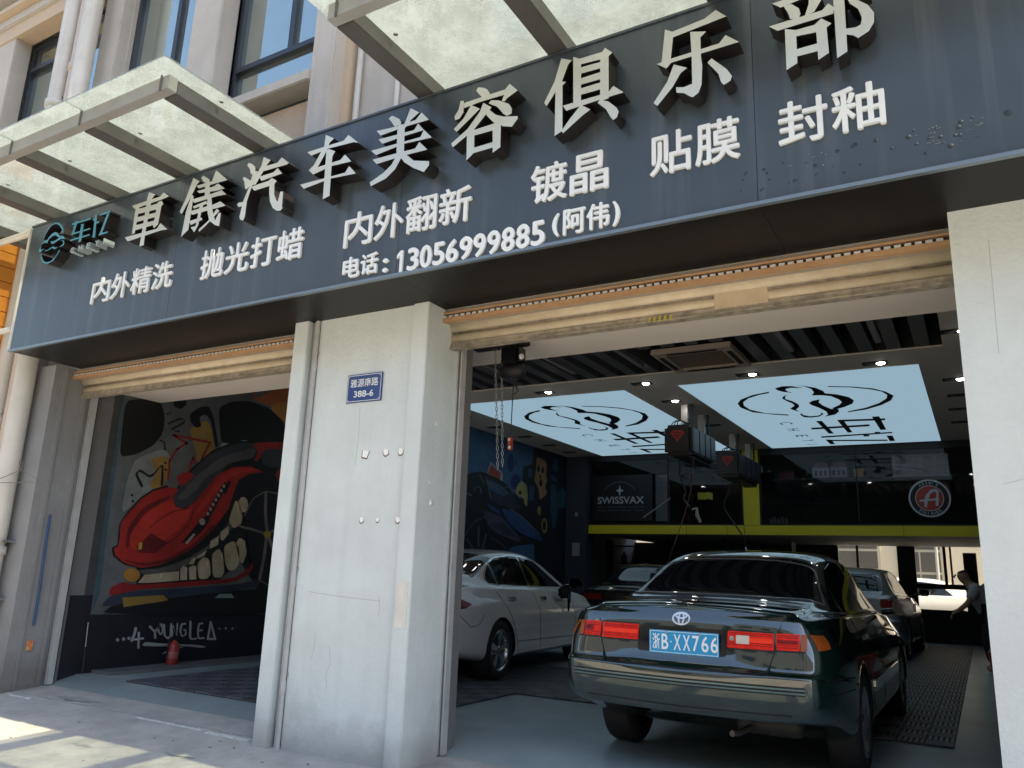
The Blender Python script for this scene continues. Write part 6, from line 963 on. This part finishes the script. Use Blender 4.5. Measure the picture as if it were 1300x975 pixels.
D2('trunk_seam', [stroke([(-.6, 1.03), (-.5, .7), (.5, .7), (.6, 1.03)], .008)], REAR, .002, seam)
for x, y in ((.80, 0), (-.80, 0), (.80, 2.71), (-.80, 2.71)): wheel(cw, x, y, .325, .22, 5, 1)
mirror(cw, .93, 2.08, 1.06, mat('mirror_black', (.012, .014, .018), .25, coat=.5)); mirror(cw, -.93, 2.08, 1.06, white)
B('underbody', (-.62, -.75, .2), (.62, 3.2, .30), black, cw)
cv = MB(); cv.tube([(.945, 1.95, .99), (.955, 1.96, .86), (.95, 1.99, .70), (.955, 2.03, .86), (.945, 2.06, .98)], .012, black, 6); cv.box((.90, 1.70, .86), (.96, 2.08, 1.02), black, .03); cv.build('mirror_cloth', None).parent = cw
# --- silver crossover
silver = mat('silver_paint', (.36, .37, .39), .25, metal=.5, coat=.8)
cs = empty('silver_hatchback', (-2.02, 15.0, 0), R(-1.), 'silver hatchback parked ahead of the dark green sedan', 'car')
ST = [(-.80, .80, .33, 1.0, .70, .60, 1.06), (-.70, .87, .3, 1.02, .76, .61, 1.14), (-.55, .89, .26, 1.03, .79, .60, 1.28), (-.38, .90, .2, 1.03, .80, .585, 1.40), (-.1, .90, .2, 1.02, .80, .58, 1.45), (.5, .90, .2, 1.01, .80, .585, 1.475), (1.1, .90, .2, 1.0, .80, .585, 1.47), (1.6, .90, .2, .99, .80, .58, 1.40), (2.1, .90, .2, .98, .79, .59, 1.22), (2.5, .90, .2, .96, .78, .61, 1.04), (2.9, .88, .22, .90, .76, .6, .96), (3.25, .82, .26, .8, .7, .55, .85), (3.38, .72, .28, .72, .6, .48, .76)]
bd3, bv3 = car_shell(cs, ST, rd, fd, [(.74, 0), (-.74, 0), (.74, 2.6), (-.74, 2.6)], .37, silver)
D3 = lambda n, p, fr, off, m: decal(bv3, n, p, fr, off, m, cs, .06)
D3('rear_window', [[(-.62, 1.09), (.62, 1.09), (.54, 1.36), (-.54, 1.36)]], REAR, .006, glassb)
D3('tail_lamp', [rrect(.58, .84, .76, .97, .02)], REAR, .006, lens_dark); D3('tail_lamp', [rrect(-.76, .84, -.58, .97, .02)], REAR, .006, lens_dark)
for fr in (RIGHT, LEFT):
    D3('side_window', [[(-.25, 1.08), (-.1, 1.30), (.3, 1.38), (.86, 1.39), (.88, 1.06)], [(.94, 1.06), (.93, 1.39), (1.35, 1.36), (2.05, 1.04)]], fr, .006, glassb)
    D3('door_seam', [stroke([(.91, 1.0), (.93, .25)], .008), stroke([(2.1, 1.0), (2.1, .25)], .008), stroke([(-.1, 1.0), (.38, .3)], .008)], fr, .002, seam)
    D3('door_handle', [rrect(.1, .89, .26, .925, .012), rrect(1.05, .88, 1.21, .915, .012)], fr, .02, silver)
for x, y in ((.78, 0), (-.78, 0), (.78, 2.6), (-.78, 2.6)): wheel(cs, x, y, .32, .21, 5, 0)
mirror(cs, .92, 1.95, 1.08, mat('mirror_black', (.012, .014, .018), .25, coat=.5)); mirror(cs, -.92, 1.95, 1.08, silver); B('underbody', (-.62, -.6, .2), (.62, 3.0, .30), black, cs)
# --- black car deep in the garage
blackp = mat('black_paint', (.010, .011, .013), .15, coat=1.)
ck = empty('black_sedan', (-5.15, 13.4, 0), R(2), 'black sedan standing far back in the left half of the garage', 'car')
bd4 = bpy.data.objects.new('body', bd.data.copy()); COL.objects.link(bd4); bd4.parent = ck
for i, m_ in enumerate(bd4.data.materials):
    if m_ == green: bd4.data.materials[i] = blackp
for fr in (RIGHT, LEFT): decal(bv, 'side_window', [[(.10, .99), (.42, 1.275), (1.08, 1.34), (1.10, .985)], [(1.18, .985), (1.17, 1.34), (1.75, 1.28), (2.28, .98)]], fr, .005, glassb, ck, .08)
decal(bv, 'rear_window', [rg], GF, .006, glassb, ck, .08); [decal(bv, 'tail_lamp', [q_], REAR, .006, lens_dark, ck, .08) for q_ in (rrect(.35, .79, .68, .88, .01), rrect(-.68, .79, -.35, .88, .01))]
for x, y in WL: wheel(ck, x, y, .315, .2, 5, 0)
mirror(ck, .9, 2.12, 1., blackp); mirror(ck, -.9, 2.12, 1., blackp)

# ---------------------------------------------------------------- hanging reels
def reel(x, y, L, label, seed):
    t = empty('hose_reel_box', (x, y, 3.0), 0, label, 'reel box', 'black hose reel boxes under the ceiling')
    B('case', (-.22, 0, -.02), (.22, .16, .44), mat('reel_black', (.012, .012, .014), .4), t, .05)
    sh = mat('reel_side', (.035, .045, .055), .35)
    for k in range(4): B('drum_case', (-.20, .165 + k * (L - .17) / 4, .02), (.20, .155 + (k + 1) * (L - .17) / 4, .42), sh if seed == 0 else mat('reel_side_dark', (.014, .014, .022), .4), t, .02)
    B('spine', (-.12, .1, -.04), (.12, L, .02), black, t)
    for yy in (.38, L - .12):
        B('hanger_post', (-.05, yy - .04, .425), (.05, yy + .04, ZC - 3.0 - .005), alum, t)
        B('hanger_post', (.10, yy - .03, .425), (.12, yy + .03, ZC - 3.0 - .005), black, t)
    bdg = mat('reel_red_badge', (.36, .025, .015), .4)
    slab([[(-.11, .30), (-.075, .345), (.075, .345), (.11, .30), (0, .17)]], lambda u, v, d: (u, d, v), -.004, .0, bdg, bdg).build('badge', t)
    slab([[(-.085, .312), (.06, .312), (.06, .300), (-.075, .300)], [(-.055, .27), (.075, .278), (.06, .262), (-.045, .256)], [(-.03, .235), (.03, .235), (.02, .222), (-.02, .222)]], lambda u, v, d: (u, d, v), -.006, -.0042, black, black).build('badge_line', t)
    mb = MB()
    for i in range(3): mb.tube([(-.14 + .05 * i, .1, .43), (-.10 + .04 * i, .12, .50 + .02 * i), (0, .2, .53), (.02 + .03 * i, .36, .50), (-.02, .38, .78)], .008, black, 6)
    mb.build('cable_loop', t); return t
reel(-3.80, 11.35, 1.35, 'nearer black hose reel box with a red badge hanging between the light panels', 0)
reel(-3.80, 14.1, 1.65, 'farther black hose reel box with a red badge in front of the yellow post', 1)
def cable(name, pts, r, m, label, cat='hose', group=None):
    # smooth the polyline a little
    P = [Vector(p) for p in pts]
    for _ in range(2):
        Q = [P[0]]
        for a, b in zip(P, P[1:]): Q += [a.lerp(b, .25), a.lerp(b, .75)]
        P = Q + [P[-1]]
    return MB().tube(P, r, m, 6).build(name, None, label=label, cat=cat, group=group)
hose = mat('hose_black', (.010, .010, .012), .4); hred = mat('hose_red', (.14, .03, .025), .4)
cable('air_hose', [(-3.85, 11.6, 2.98), (-3.86, 11.6, 2.75), (-3.80, 11.58, 2.55), (-3.75, 11.6, 2.4), (-3.82, 11.6, 2.35), (-3.72, 11.6, 2.22)], .018, hose, 'black air hose hanging down from the nearer reel box')
cable('air_hose', [(-3.70, 11.7, 2.98), (-3.72, 11.7, 2.6), (-3.70, 11.7, 2.3), (-3.74, 11.7, 2.0)], .007, hose, 'thin black line hanging beside the air hose of the nearer reel box')
cable('red_line', [(-3.60, 11.5, 2.96), (-3.62, 11.45, 2.5), (-3.68, 11.2, 2.0), (-3.75, 10.9, 1.55), (-3.80, 10.7, 1.2)], .006, hred, 'thin dark red cord running down slantwise toward the green car roof', 'cord')
cable('water_hose', [(-3.78, 14.3, 2.95), (-3.85, 14.3, 2.7), (-3.95, 14.3, 2.5), (-3.90, 14.3, 2.35), (-3.72, 14.3, 2.1), (-3.62, 14.3, 1.95)], .014, hose, 'black water hose hanging from the farther reel box')
cable('water_hose', [(-3.62, 14.4, 2.95), (-3.62, 14.4, 2.2), (-3.60, 14.4, 1.7)], .006, hred, 'thin reddish line hanging straight down from the farther reel box')
t = empty('spray_gun', (-3.60, 11.6, 2.05), 0, 'pale spray gun dangling at the end of the nearer hose', 'spray gun')
MB().tube([(0, 0, .16), (.0, 0, .05), (.05, 0, -.06)], [.015, .03, .02], mat('gun_white', (.4, .42, .42), .4), 8).build('gun_handle', t); MB().tube([(-.0, 0, .15), (-.07, 0, .13)], .013, steel, 8).build('nozzle', t)
t = empty('yellow_cloth', (-3.48, 11.62, 2.33), 0, 'small yellow cloth hung over the hoses by the nearer reel box', 'cloth')
mb = MB(); vs = [(-.11 + .055 * i, .02 * math.sin(i * 2), z_ + .015 * math.sin(i * 3)) for z_ in (0, .05, .1) for i in range(5)]
mb.add(vs, [(5 * j + i, 5 * j + i + 1, 5 * j + i + 6, 5 * j + i + 5) for j in range(2) for i in range(4)], mat('yellow_cloth', (.30, .32, .04), .8), True); mb.build('cloth_fold', t)
cable('grey_stick', [(-6.2, 16.2, 2.42), (-5.6, 16.2, 2.82)], .014, mat('stick_grey', (.3, .32, .33), .5), 'pale stick leaning in front of the grey panel by the poster', 'stick')
cable('white_rope', [(-3.60, 14.4, 1.75), (-3.50, 14.2, 1.55), (-3.38, 13.9, 1.42)], .016, mat('rope_white', (.4, .4, .4), .7), 'white rope end hanging behind the roof of the green car', 'rope')
# ---------------------------------------------------------------- chain hoist
t = empty('chain_hoist', (-3.02, 5.1, 2.93), 0, 'black electric chain hoist on a short rail under the header', 'hoist')
B('rail', (-.36, -.05, -.04), (.12, .05, .0), black, t, .004)
B('motor', (-.08, -.07, -.20), (.08, .07, -.045), blackg, t, .02); MB().lathe([(0, -.1), (.05, -.09), (.055, .0), (.05, .09), (0, .1)], (0, 0, -.24), (1, 0, 0), black, 14).build('drum', t)
MB().lathe([(0, -.02), (.022, -.01), (.022, .01)], (.09, -.03, -.14), (1, 0, 0), whitel, 10).build('cap', t)
def chain(parent, x0, z0, x1, z1, y=0, r=.0085):
    n = int((z0 - z1) / .030); me = None; mb = MB()
    for i in range(n):
        f = i / n; x, z = x0 + (x1 - x0) * f, z0 + (z1 - z0) * f; a = (i % 2) * math.pi / 2 + .4; pts = []
        for k in range(9):
            q = 2 * math.pi * k / 8; u = r * math.cos(q); pts.append((x + u * math.cos(a), y + u * math.sin(a), z + .020 * math.sin(q)))
        mb.tube(pts, .0026, steel, 4, False)
    return mb.build('chain', parent, kind='stuff')
chain(t, -.17, -.04, -.10, -1.02); chain(t, -.11, -.04, -.06, -1.0)
MB().tube([(0, 0, -.28), (.02, 0, -.34), (.05, 0, -.40), (.02, 0, -.43)], .006, black, 6).build('wire', t); MB().tube([(.01, 0, -.3), (.0, 0, -.78)], .004, black, 6).build('wire', t)
pn = B('pendant', (-.018, -.015, -.86), (.02, .015, -.76), mat('pendant_red', (.25, .03, .02), .4), t, .006)
B('button', (-.012, -.018, -.79), (.008, -.0152, -.77), mat('pendant_cream', (.5, .4, .3), .5), pn); B('button', (-.006, -.018, -.85), (.014, -.0152, -.83), mat('pendant_white', (.6, .6, .6), .5), pn)
# column fittings
t = empty('switch_box', (-7.80, 16.2, 1.58), 0, 'white switch box on the slate column', 'switch'); B('case', (-.09, 0, 0), (.09, .03, .28), mat('box_grey', (.30, .31, .33), .5), t, .005)
t = empty('wall_hook', (-7.80, 16.2, 2.45), 0, 'small pale fitting high on the slate column', 'fitting'); B('case', (-.03, 0, 0), (.03, .03, .09), mat('box_grey', (.30, .31, .33), .5), t, .005)
# storage rack under the mezzanine
t = empty('storage_rack', (-6.6, 17.4, 0), 0, 'dark storage rack with bottles under the mezzanine', 'rack')
for z in (.5, 1.0, 1.45, 1.85): B('shelf', (-1.0, 0, z), (3.2, .4, z + .02), black, t)
for x in (-1.0, .4, 1.8, 3.18): B('upright', (x, -.01, 0), (x + .02, .41, 2.0), black, t)
rb = [(-.75, 1.02, .12, .30, (.18, .02, .03)), (-.45, 1.02, .1, .2, (.05, .05, .06)), (.6, 1.02, .11, .2, (.12, .12, .12)), (.75, 1.47, .08, .16, (.14, .14, .14)), (1.05, 1.02, .09, .17, (.13, .13, .12)), (1.7, 1.02, .07, .15, (.13, .13, .12)), (-.6, 1.47, .14, .25, (.10, .015, .02)), (2.3, 1.02, .12, .22, (.05, .05, .08)), (0.0, 1.02, .06, .12, (.16, .16, .15))]
for i, (x, z, r, h, c) in enumerate(rb):
    MB().lathe([(0, 0), (r / 2, 0), (r / 2, h * .7), (r / 5, h * .82), (r / 5, h), (0, h)], (-6.6 + x, 17.55, z), (0, 0, 1), mat('rack_bottle_%d' % i, c, .4), 12).build('bottle', None, label=['dark red canister low at the left of the rack', 'small black canister beside the dark red one', 'grey bottle on the middle shelf of the rack', 'grey bottle on the upper shelf of the rack', 'grey bottle right of the upper shelf bottle', 'small grey bottle farther right on the middle shelf', 'dark red drum on the upper shelf', 'dark blue canister at the right of the rack', 'tiny pale jar in the middle of the rack'][i], cat='bottle', group='bottles on the dark rack')
# ---------------------------------------------------------------- red bucket, worker
t = empty('red_bucket', (.13, 12.7, 0), 0, 'red plastic bucket on the floor by the right pier', 'bucket')
MB().lathe([(0, .005), (.13, 0), (.17, .36), (.18, .37), (.165, .365), (.125, .02), (0, .02)], (0, 0, 0), (0, 0, 1), redp, 24).build('pail', t); MB().tube([(-.17, 0, .35), (-.12, .1, .42), (0, .16, .45), (.12, .1, .42), (.17, 0, .35)], .005, steel, 6).build('handle', t)
def skin(name, pts, edges, rad, m, parent, lv=2, root=0):
    me = bpy.data.meshes.new(name); me.from_pydata(pts, edges, []); o = bpy.data.objects.new(name, me); COL.objects.link(o)
    o.modifiers.new('k', 'SKIN'); s = o.modifiers.new('s', 'SUBSURF'); s.levels = lv; s.render_levels = lv
    for v, r in zip(me.skin_vertices[0].data, rad): v.radius = (r, r) if not isinstance(r, tuple) else r
    me.skin_vertices[0].data[root].use_root = True
    m1 = evalmesh(o); o.modifiers.clear(); o.data = m1; m1.materials.clear(); m1.materials.append(m); o.parent = parent
    for p in m1.polygons: p.use_smooth = True
    return o
pr2 = empty('person', (-.06, 14.0, 0), 0, 'person in a pale shirt bending forward at the right edge of the garage', 'person')
skinm = mat('skin', (.36, .20, .13), .6); hair = mat('hair_dark', (.02, .012, .012), .6); shirtm = mat('pale_shirt', (.38, .38, .38), .8, noise=((.28, .28, .28), 10., .5)); trs = mat('dark_trousers', (.012, .013, .018), .8)
P_ = [(.10, 0, .93), (.02, 0, 1.05), (-.08, 0, 1.18), (-.14, 0, 1.25), (-.19, 0, 1.31), (-.21, 0, 1.37), (-.23, 0, 1.44),
      (-.06, -.17, 1.17), (-.16, -.21, .98), (-.30, -.15, .86), (-.36, -.13, .83), (-.06, .17, 1.17), (-.16, .21, .98), (-.30, .15, .86), (-.36, .13, .83),
      (.12, -.09, .86), (.05, -.11, .48), (.10, -.11, .09), (.0, -.12, .04), (.12, .09, .86), (.02, .11, .48), (.08, .11, .09), (-.02, .12, .04)]
E_ = [(0, 1), (1, 2), (2, 3), (3, 4), (4, 5), (5, 6), (2, 7), (7, 8), (8, 9), (9, 10), (2, 11), (11, 12), (12, 13), (13, 14), (0, 15), (15, 16), (16, 17), (17, 18), (0, 19), (19, 20), (20, 21), (21, 22)]
Rr = [(.12, .15), (.12, .14), (.12, .16), .055, .08, .095, .06, .055, .045, .032, .028, .055, .045, .032, .028, .08, .055, .04, .035, .08, .055, .04, .035]
for sy in (-1, 1):
    base = 10 if sy < 0 else 14
    for k, (dy, l, r) in enumerate(((-.03, .075, .009), (-.01, .085, .009), (.01, .08, .009), (.03, .065, .008), (-.045, .05, .010))):
        i0 = len(P_); bx, by, bz = P_[base]
        P_ += [(bx - .02, by + dy, bz - .02), (bx - .03 - l * .3, by + dy * 1.1, bz - .04 - l * .3), (bx - .03 - l * .25, by + dy * 1.1, bz - .05 - l * .7)]
        Rr += [r * 1.2, r, r * .8]; E_ += [(base, i0), (i0, i0 + 1), (i0 + 1, i0 + 2)]
skin('body', P_, E_, Rr, skinm, pr2)
skin('shirt', [(.10, 0, .90), (.03, 0, 1.04), (-.08, 0, 1.18), (-.12, 0, 1.23), (-.06, -.18, 1.17), (-.14, -.215, 1.02), (-.06, .18, 1.17), (-.14, .215, 1.02)], [(0, 1), (1, 2), (2, 3), (2, 4), (4, 5), (2, 6), (6, 7)], [(.155, .185), (.15, .175), (.145, .19), .08, .085, .075, .085, .075], shirtm, pr2, 2, 1)
skin('trousers', [(.11, 0, .88), (.12, -.09, .84), (.05, -.11, .48), (.10, -.11, .12), (.12, .09, .84), (.02, .11, .48), (.08, .11, .12)], [(0, 1), (1, 2), (2, 3), (0, 4), (4, 5), (5, 6)], [(.14, .17), .11, .085, .07, .11, .085, .07], trs, pr2)
skin('hair', [(-.20, 0, 1.40), (-.215, 0, 1.45)], [(0, 1)], [(.105, .10), (.085, .08)], hair, pr2)
for x in (.02, -.0): pass
for sy in (-1, 1): MB().lathe([(0, -.012), (.012, 0), (0, .012)], (-.305, sy * .035, 1.375), (1, 0, 0), black, 8).build('eye', pr2)
MB().tube([(-.30, 0, 1.38), (-.335, 0, 1.34), (-.31, 0, 1.335)], .012, skinm, 8).build('nose', pr2)
# ---------------------------------------------------------------- across the street (seen in the reflections)
fm = mat('far_facade', (.48, .42, .33), .85, noise=((.4, .36, .3), .5, .6)); fg = mat('far_glass', (.06, .08, .10), .1)
for k, (x0, x1, h, lab) in enumerate(((-60, -34, 20, 'beige block across the street, far left'), (-33, -9, 16, 'beige shop row across the street, left of centre'), (-8, 14, 19, 'beige block straight across the street'), (15, 45, 17, 'beige block across the street, far right'))):
    t = empty('street_building', (x0, -26, -.5), 0, lab, 'building', 'buildings across the street')
    MB().box((0, -10, 0), (x1 - x0, 0, h), fm).build('wall', t); me_ = MB().box((0, .0, 0), (1.7, .08, 1.8), fg).mesh('window')
    for i in range(int((x1 - x0) / 3.2)):
        for j in range(int((h - 1) / 3.3)):
            o = link('window', me_, t); o.location = (.8 + i * 3.2, .002, 1.0 + j * 3.3)
def vcar(x, y, paint, lab):
    t = empty('parked_car', (x, y, -.45), R(90), lab, 'car', 'unseen cars added across the street')
    b = bpy.data.objects.new('body', bd.data.copy()); COL.objects.link(b); b.parent = t
    for i, m_ in enumerate(b.data.materials):
        if m_ == green: b.data.materials[i] = paint
    for fr in (RIGHT, LEFT): decal(bv, 'side_window', [[(.10, .99), (.42, 1.275), (1.08, 1.34), (1.10, .985)], [(1.18, .985), (1.17, 1.34), (1.75, 1.28), (2.28, .98)]], fr, .005, glassb, t, .1)
    for xx, yy in WL: wheel(t, xx, yy, .315, .2, 5, 0)
vcar(-2, -13, white, 'unseen white car added across the street for reflections, left one'); vcar(5, -13, silver, 'unseen silver car added across the street for reflections, right one')  # unseen cars added to break up the reflections in the green paint
vcar(-.6, 24.2, white, 'white car standing outside in the yard behind the back windows'); bpy.data.objects['parked_car.002'].location.z = 0; del bpy.data.objects['parked_car.002']['group']

# unseen trees added across the road to give dark reflections
leafm = mat('leaf_green', (.05, .085, .025), .6, noise=((.08, .11, .03), 1.2, .8)); barkm = mat('bark', (.10, .08, .06), .9, noise=((.06, .05, .04), 6., .8))
def tree(x, y, h, seed, lab):
    rnd = random.Random(seed); t = empty('reflection_tree', (x, y, -.48), 0, lab, 'tree', 'unseen trees added for dark reflections')
    tk = MB(); tk.tube([(0, 0, 0), (.05, .03, h * .25), (-.04, .06, h * .55), (.06, 0, h * .8)], [.17, .13, .09, .03], barkm, 9); tips = []
    for i in range(9):
        a = rnd.uniform(0, 6.28); z = h * rnd.uniform(.3, .7); L = h * rnd.uniform(.2, .34); p = Vector((math.cos(a) * L, math.sin(a) * L, z + L * .7)); tips.append(p)
        tk.tube([(0, 0, z), p * .5 + Vector((0, 0, z * .5)), p], [.06, .04, .012], barkm, 6)
    tk.build('trunk', t); lv = MB(); vs = []; fs = []
    for p in tips + [Vector((0, 0, h * .85)), Vector((0, 0, h * .6))]:
        for c_ in range(5):
            q = p + Vector((rnd.gauss(0, .45), rnd.gauss(0, .45), rnd.gauss(0, .35)))
            for k in range(34):
                o_ = q + Vector((rnd.gauss(0, .28), rnd.gauss(0, .28), rnd.gauss(0, .22))); u = Vector((rnd.gauss(0, 1), rnd.gauss(0, 1), rnd.gauss(0, 1))).normalized() * .09; v = u.orthogonal().normalized() * .05; b_ = len(vs)
                vs += [o_ - u, o_ + v, o_ + u, o_ - v]; fs.append((b_, b_ + 1, b_ + 2, b_ + 3))
    lv.add(vs, fs, leafm); lv.build('crown', t)
for i, (x, y, h) in enumerate(((-15, -11.5, 5.2), (-8.5, -11, 6.), (-2.6, -10.5, 5.4), (3.4, -11.2, 6.2), (10, -11, 5.6))): tree(x, y, h, i, 'unseen leafy tree added across the road for reflections, number %s from the left' % ['first', 'second', 'third', 'fourth', 'fifth'][i])

flush_text()
